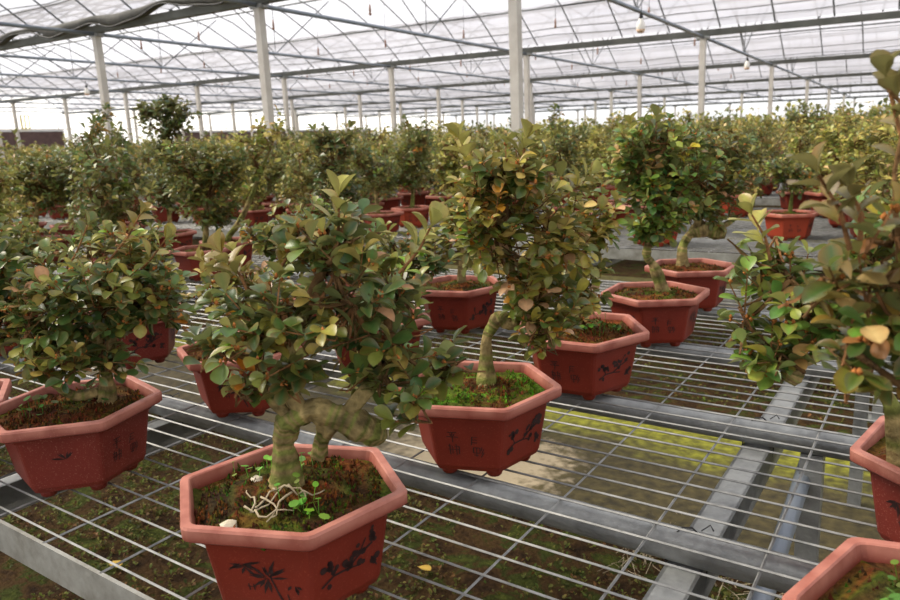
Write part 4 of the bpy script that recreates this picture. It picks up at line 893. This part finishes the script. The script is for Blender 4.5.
# farther rows: one crowd nobody could count
rr = random.Random(5); lv = []; pm = MB(); cols = {k: [np.array(s2l(c)) for c, _ in PAL[k]] for k in PAL}
for x, y, b in far:
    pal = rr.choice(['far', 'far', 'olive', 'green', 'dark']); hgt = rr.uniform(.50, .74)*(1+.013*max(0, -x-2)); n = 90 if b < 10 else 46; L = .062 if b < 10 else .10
    tall = rr.random() < .12
    for _ in range(n):
        d = Vector((rr.gauss(0, 1), rr.gauss(0, 1), rr.gauss(0, 1))).normalized()
        p = Vector((x+d.x*.22, y+d.y*.22, BH+.2+hgt*.5+d.z*hgt*.42)) if not (tall and rr.random() < .2) else Vector((x+d.x*.07, y+d.y*.07, BH+hgt+.15+d.z*.13))
        ld = (d+Vector((rr.uniform(-.6, .6), rr.uniform(-.6, .6), rr.uniform(-.2, .8)))).normalized(); c = cols[pal][min(rr.randrange(len(cols[pal])), rr.randrange(len(cols[pal])))]*rr.uniform(.8, 1.2)
        lv.append((tuple(p), tuple(ld), (rr.uniform(-.5, .5), rr.uniform(-.5, .5), 1), L*rr.uniform(.8, 1.3), tuple(c)))
    if b < 10: pm.tube([(x, y, BH), (x, y, BH+.12), (x, y, BH+.12), (x, y, BH+.14)], [.105, .122, .149, .149], 6)
root = empty('bonsai_crowd', (-12, 40, BH), 0, 'hazy mass of many bonsai crowns on the farthest benches below the bright far wall', 'bonsai'); root['kind'] = 'stuff'
o = build_leaves('foliage', lv, M['leaf'], False, root); o.location = (12, -40, -BH); o['kind'] = 'stuff'
o = pm.build('pots', M['pot'], root, color=False); o.location = (12, -40, -BH); o['kind'] = 'stuff'

# ------------------------------------------------------------ ground cover under the benches
rr = random.Random(31); lv = []
wc = [np.array(s2l(c)) for c in ((66, 86, 28), (88, 108, 38), (46, 60, 22), (96, 104, 44), (84, 60, 30), (110, 78, 44))]
def weeds(x0, x1, y0, y1, n, L):
    for _ in range(n):
        x, y = rr.uniform(x0, x1), rr.uniform(y0, y1)
        if math.sin(x*5+1)*math.sin(y*6)+.4*math.sin(x*13+y*11) < rr.uniform(-1.1, .5): continue
        c = wc[min(rr.randrange(6), rr.randrange(6))]*rr.uniform(.7, 1.3)
        for k in range(rr.randint(1, 3)):
            a = rr.uniform(0, 2*PI); lv.append(((x, y, rr.uniform(0, .015)), (math.cos(a), math.sin(a), rr.uniform(.1, 1.5)), (rr.uniform(-.5, .5), rr.uniform(-.5, .5), 1), L*rr.uniform(.5, 1.3), tuple(c)))
weeds(-4.5, .8, .4, 2.33, 24000, .014); weeds(-6, .8, 3.47, 5.6, 12000, .018); weeds(-6, .8, 2.9, 3.47, 500, .015)
o = build_leaves('ground_weeds', lv, M['weed'], False, None); tag(o, 'low green and brown weeds covering the earth under the benches', 'weeds', kind='stuff')
m = MB()
for _ in range(260):
    x, y = rr.uniform(-.75, .1), rr.uniform(1.9, 2.34); a = rr.uniform(0, 6.3); L = rr.uniform(.03, .1)
    m.tube([(x, y, .004), (x+L*.5*math.cos(a), y+L*.5*math.sin(a), rr.uniform(.01, .04)), (x+L*math.cos(a+.5), y+L*math.sin(a+.5), .004)], .0012, 3, caps=False)
o = m.build('dry_straw', M['root'], color=False); tag(o, 'tangle of dry straw beside the concrete path under the near bench', 'straw', kind='stuff')
# fallen leaves
yl = [s2l(c) for c in ((226, 190, 90), (196, 140, 70), (170, 106, 50))]
spots = [(-1.27, 1.6, 'pale yellow leaf fallen on the dark earth, nearest the bottom edge'), (-1.64, 1.63, 'yellow-brown leaf fallen on the earth right of the front pot'), (-1.57, 1.85, 'small tan leaf fallen near the pipe shadow behind the front pot'),
         (-2.16, 1.12, 'long orange-brown leaf fallen on the earth left of the front pot')]
for i, (x, y, lab) in enumerate(spots):
    o = build_leaves('fallen_leaf', [((0, 0, .006), (math.cos(i*2), math.sin(i*2), .15), (.1, .1, 1), [.05, .035, .035, .06][i], yl[i % 3])], M['weed'], True, None)
    o.location = (x, y, .012); tag(o, lab, 'leaf')

# the gutters fall about two per cent, so the whole roof leans with them
K = .0215
Tm = Matrix.Translation((-8, 0, GZ)) @ Matrix.Rotation(math.atan(K), 4, 'Y') @ Matrix.Translation((8, 0, -GZ))
bpy.context.view_layer.update()
for o in list(bpy.data.objects):
    if o.parent: continue
    n = o.name.split('.')[0]
    if n in ('ceiling', 'roof_gutter', 'tie_beam', 'shade_cloth', 'hanging_lamp', 'misting_nozzle') or (n.startswith('trim_') and int(n[5:]) >= 3):
        o.matrix_world = Tm @ o.matrix_world
    elif n == 'steel_post':
        o.scale.z = (GZ-K*(o.location.x+8))/GZ
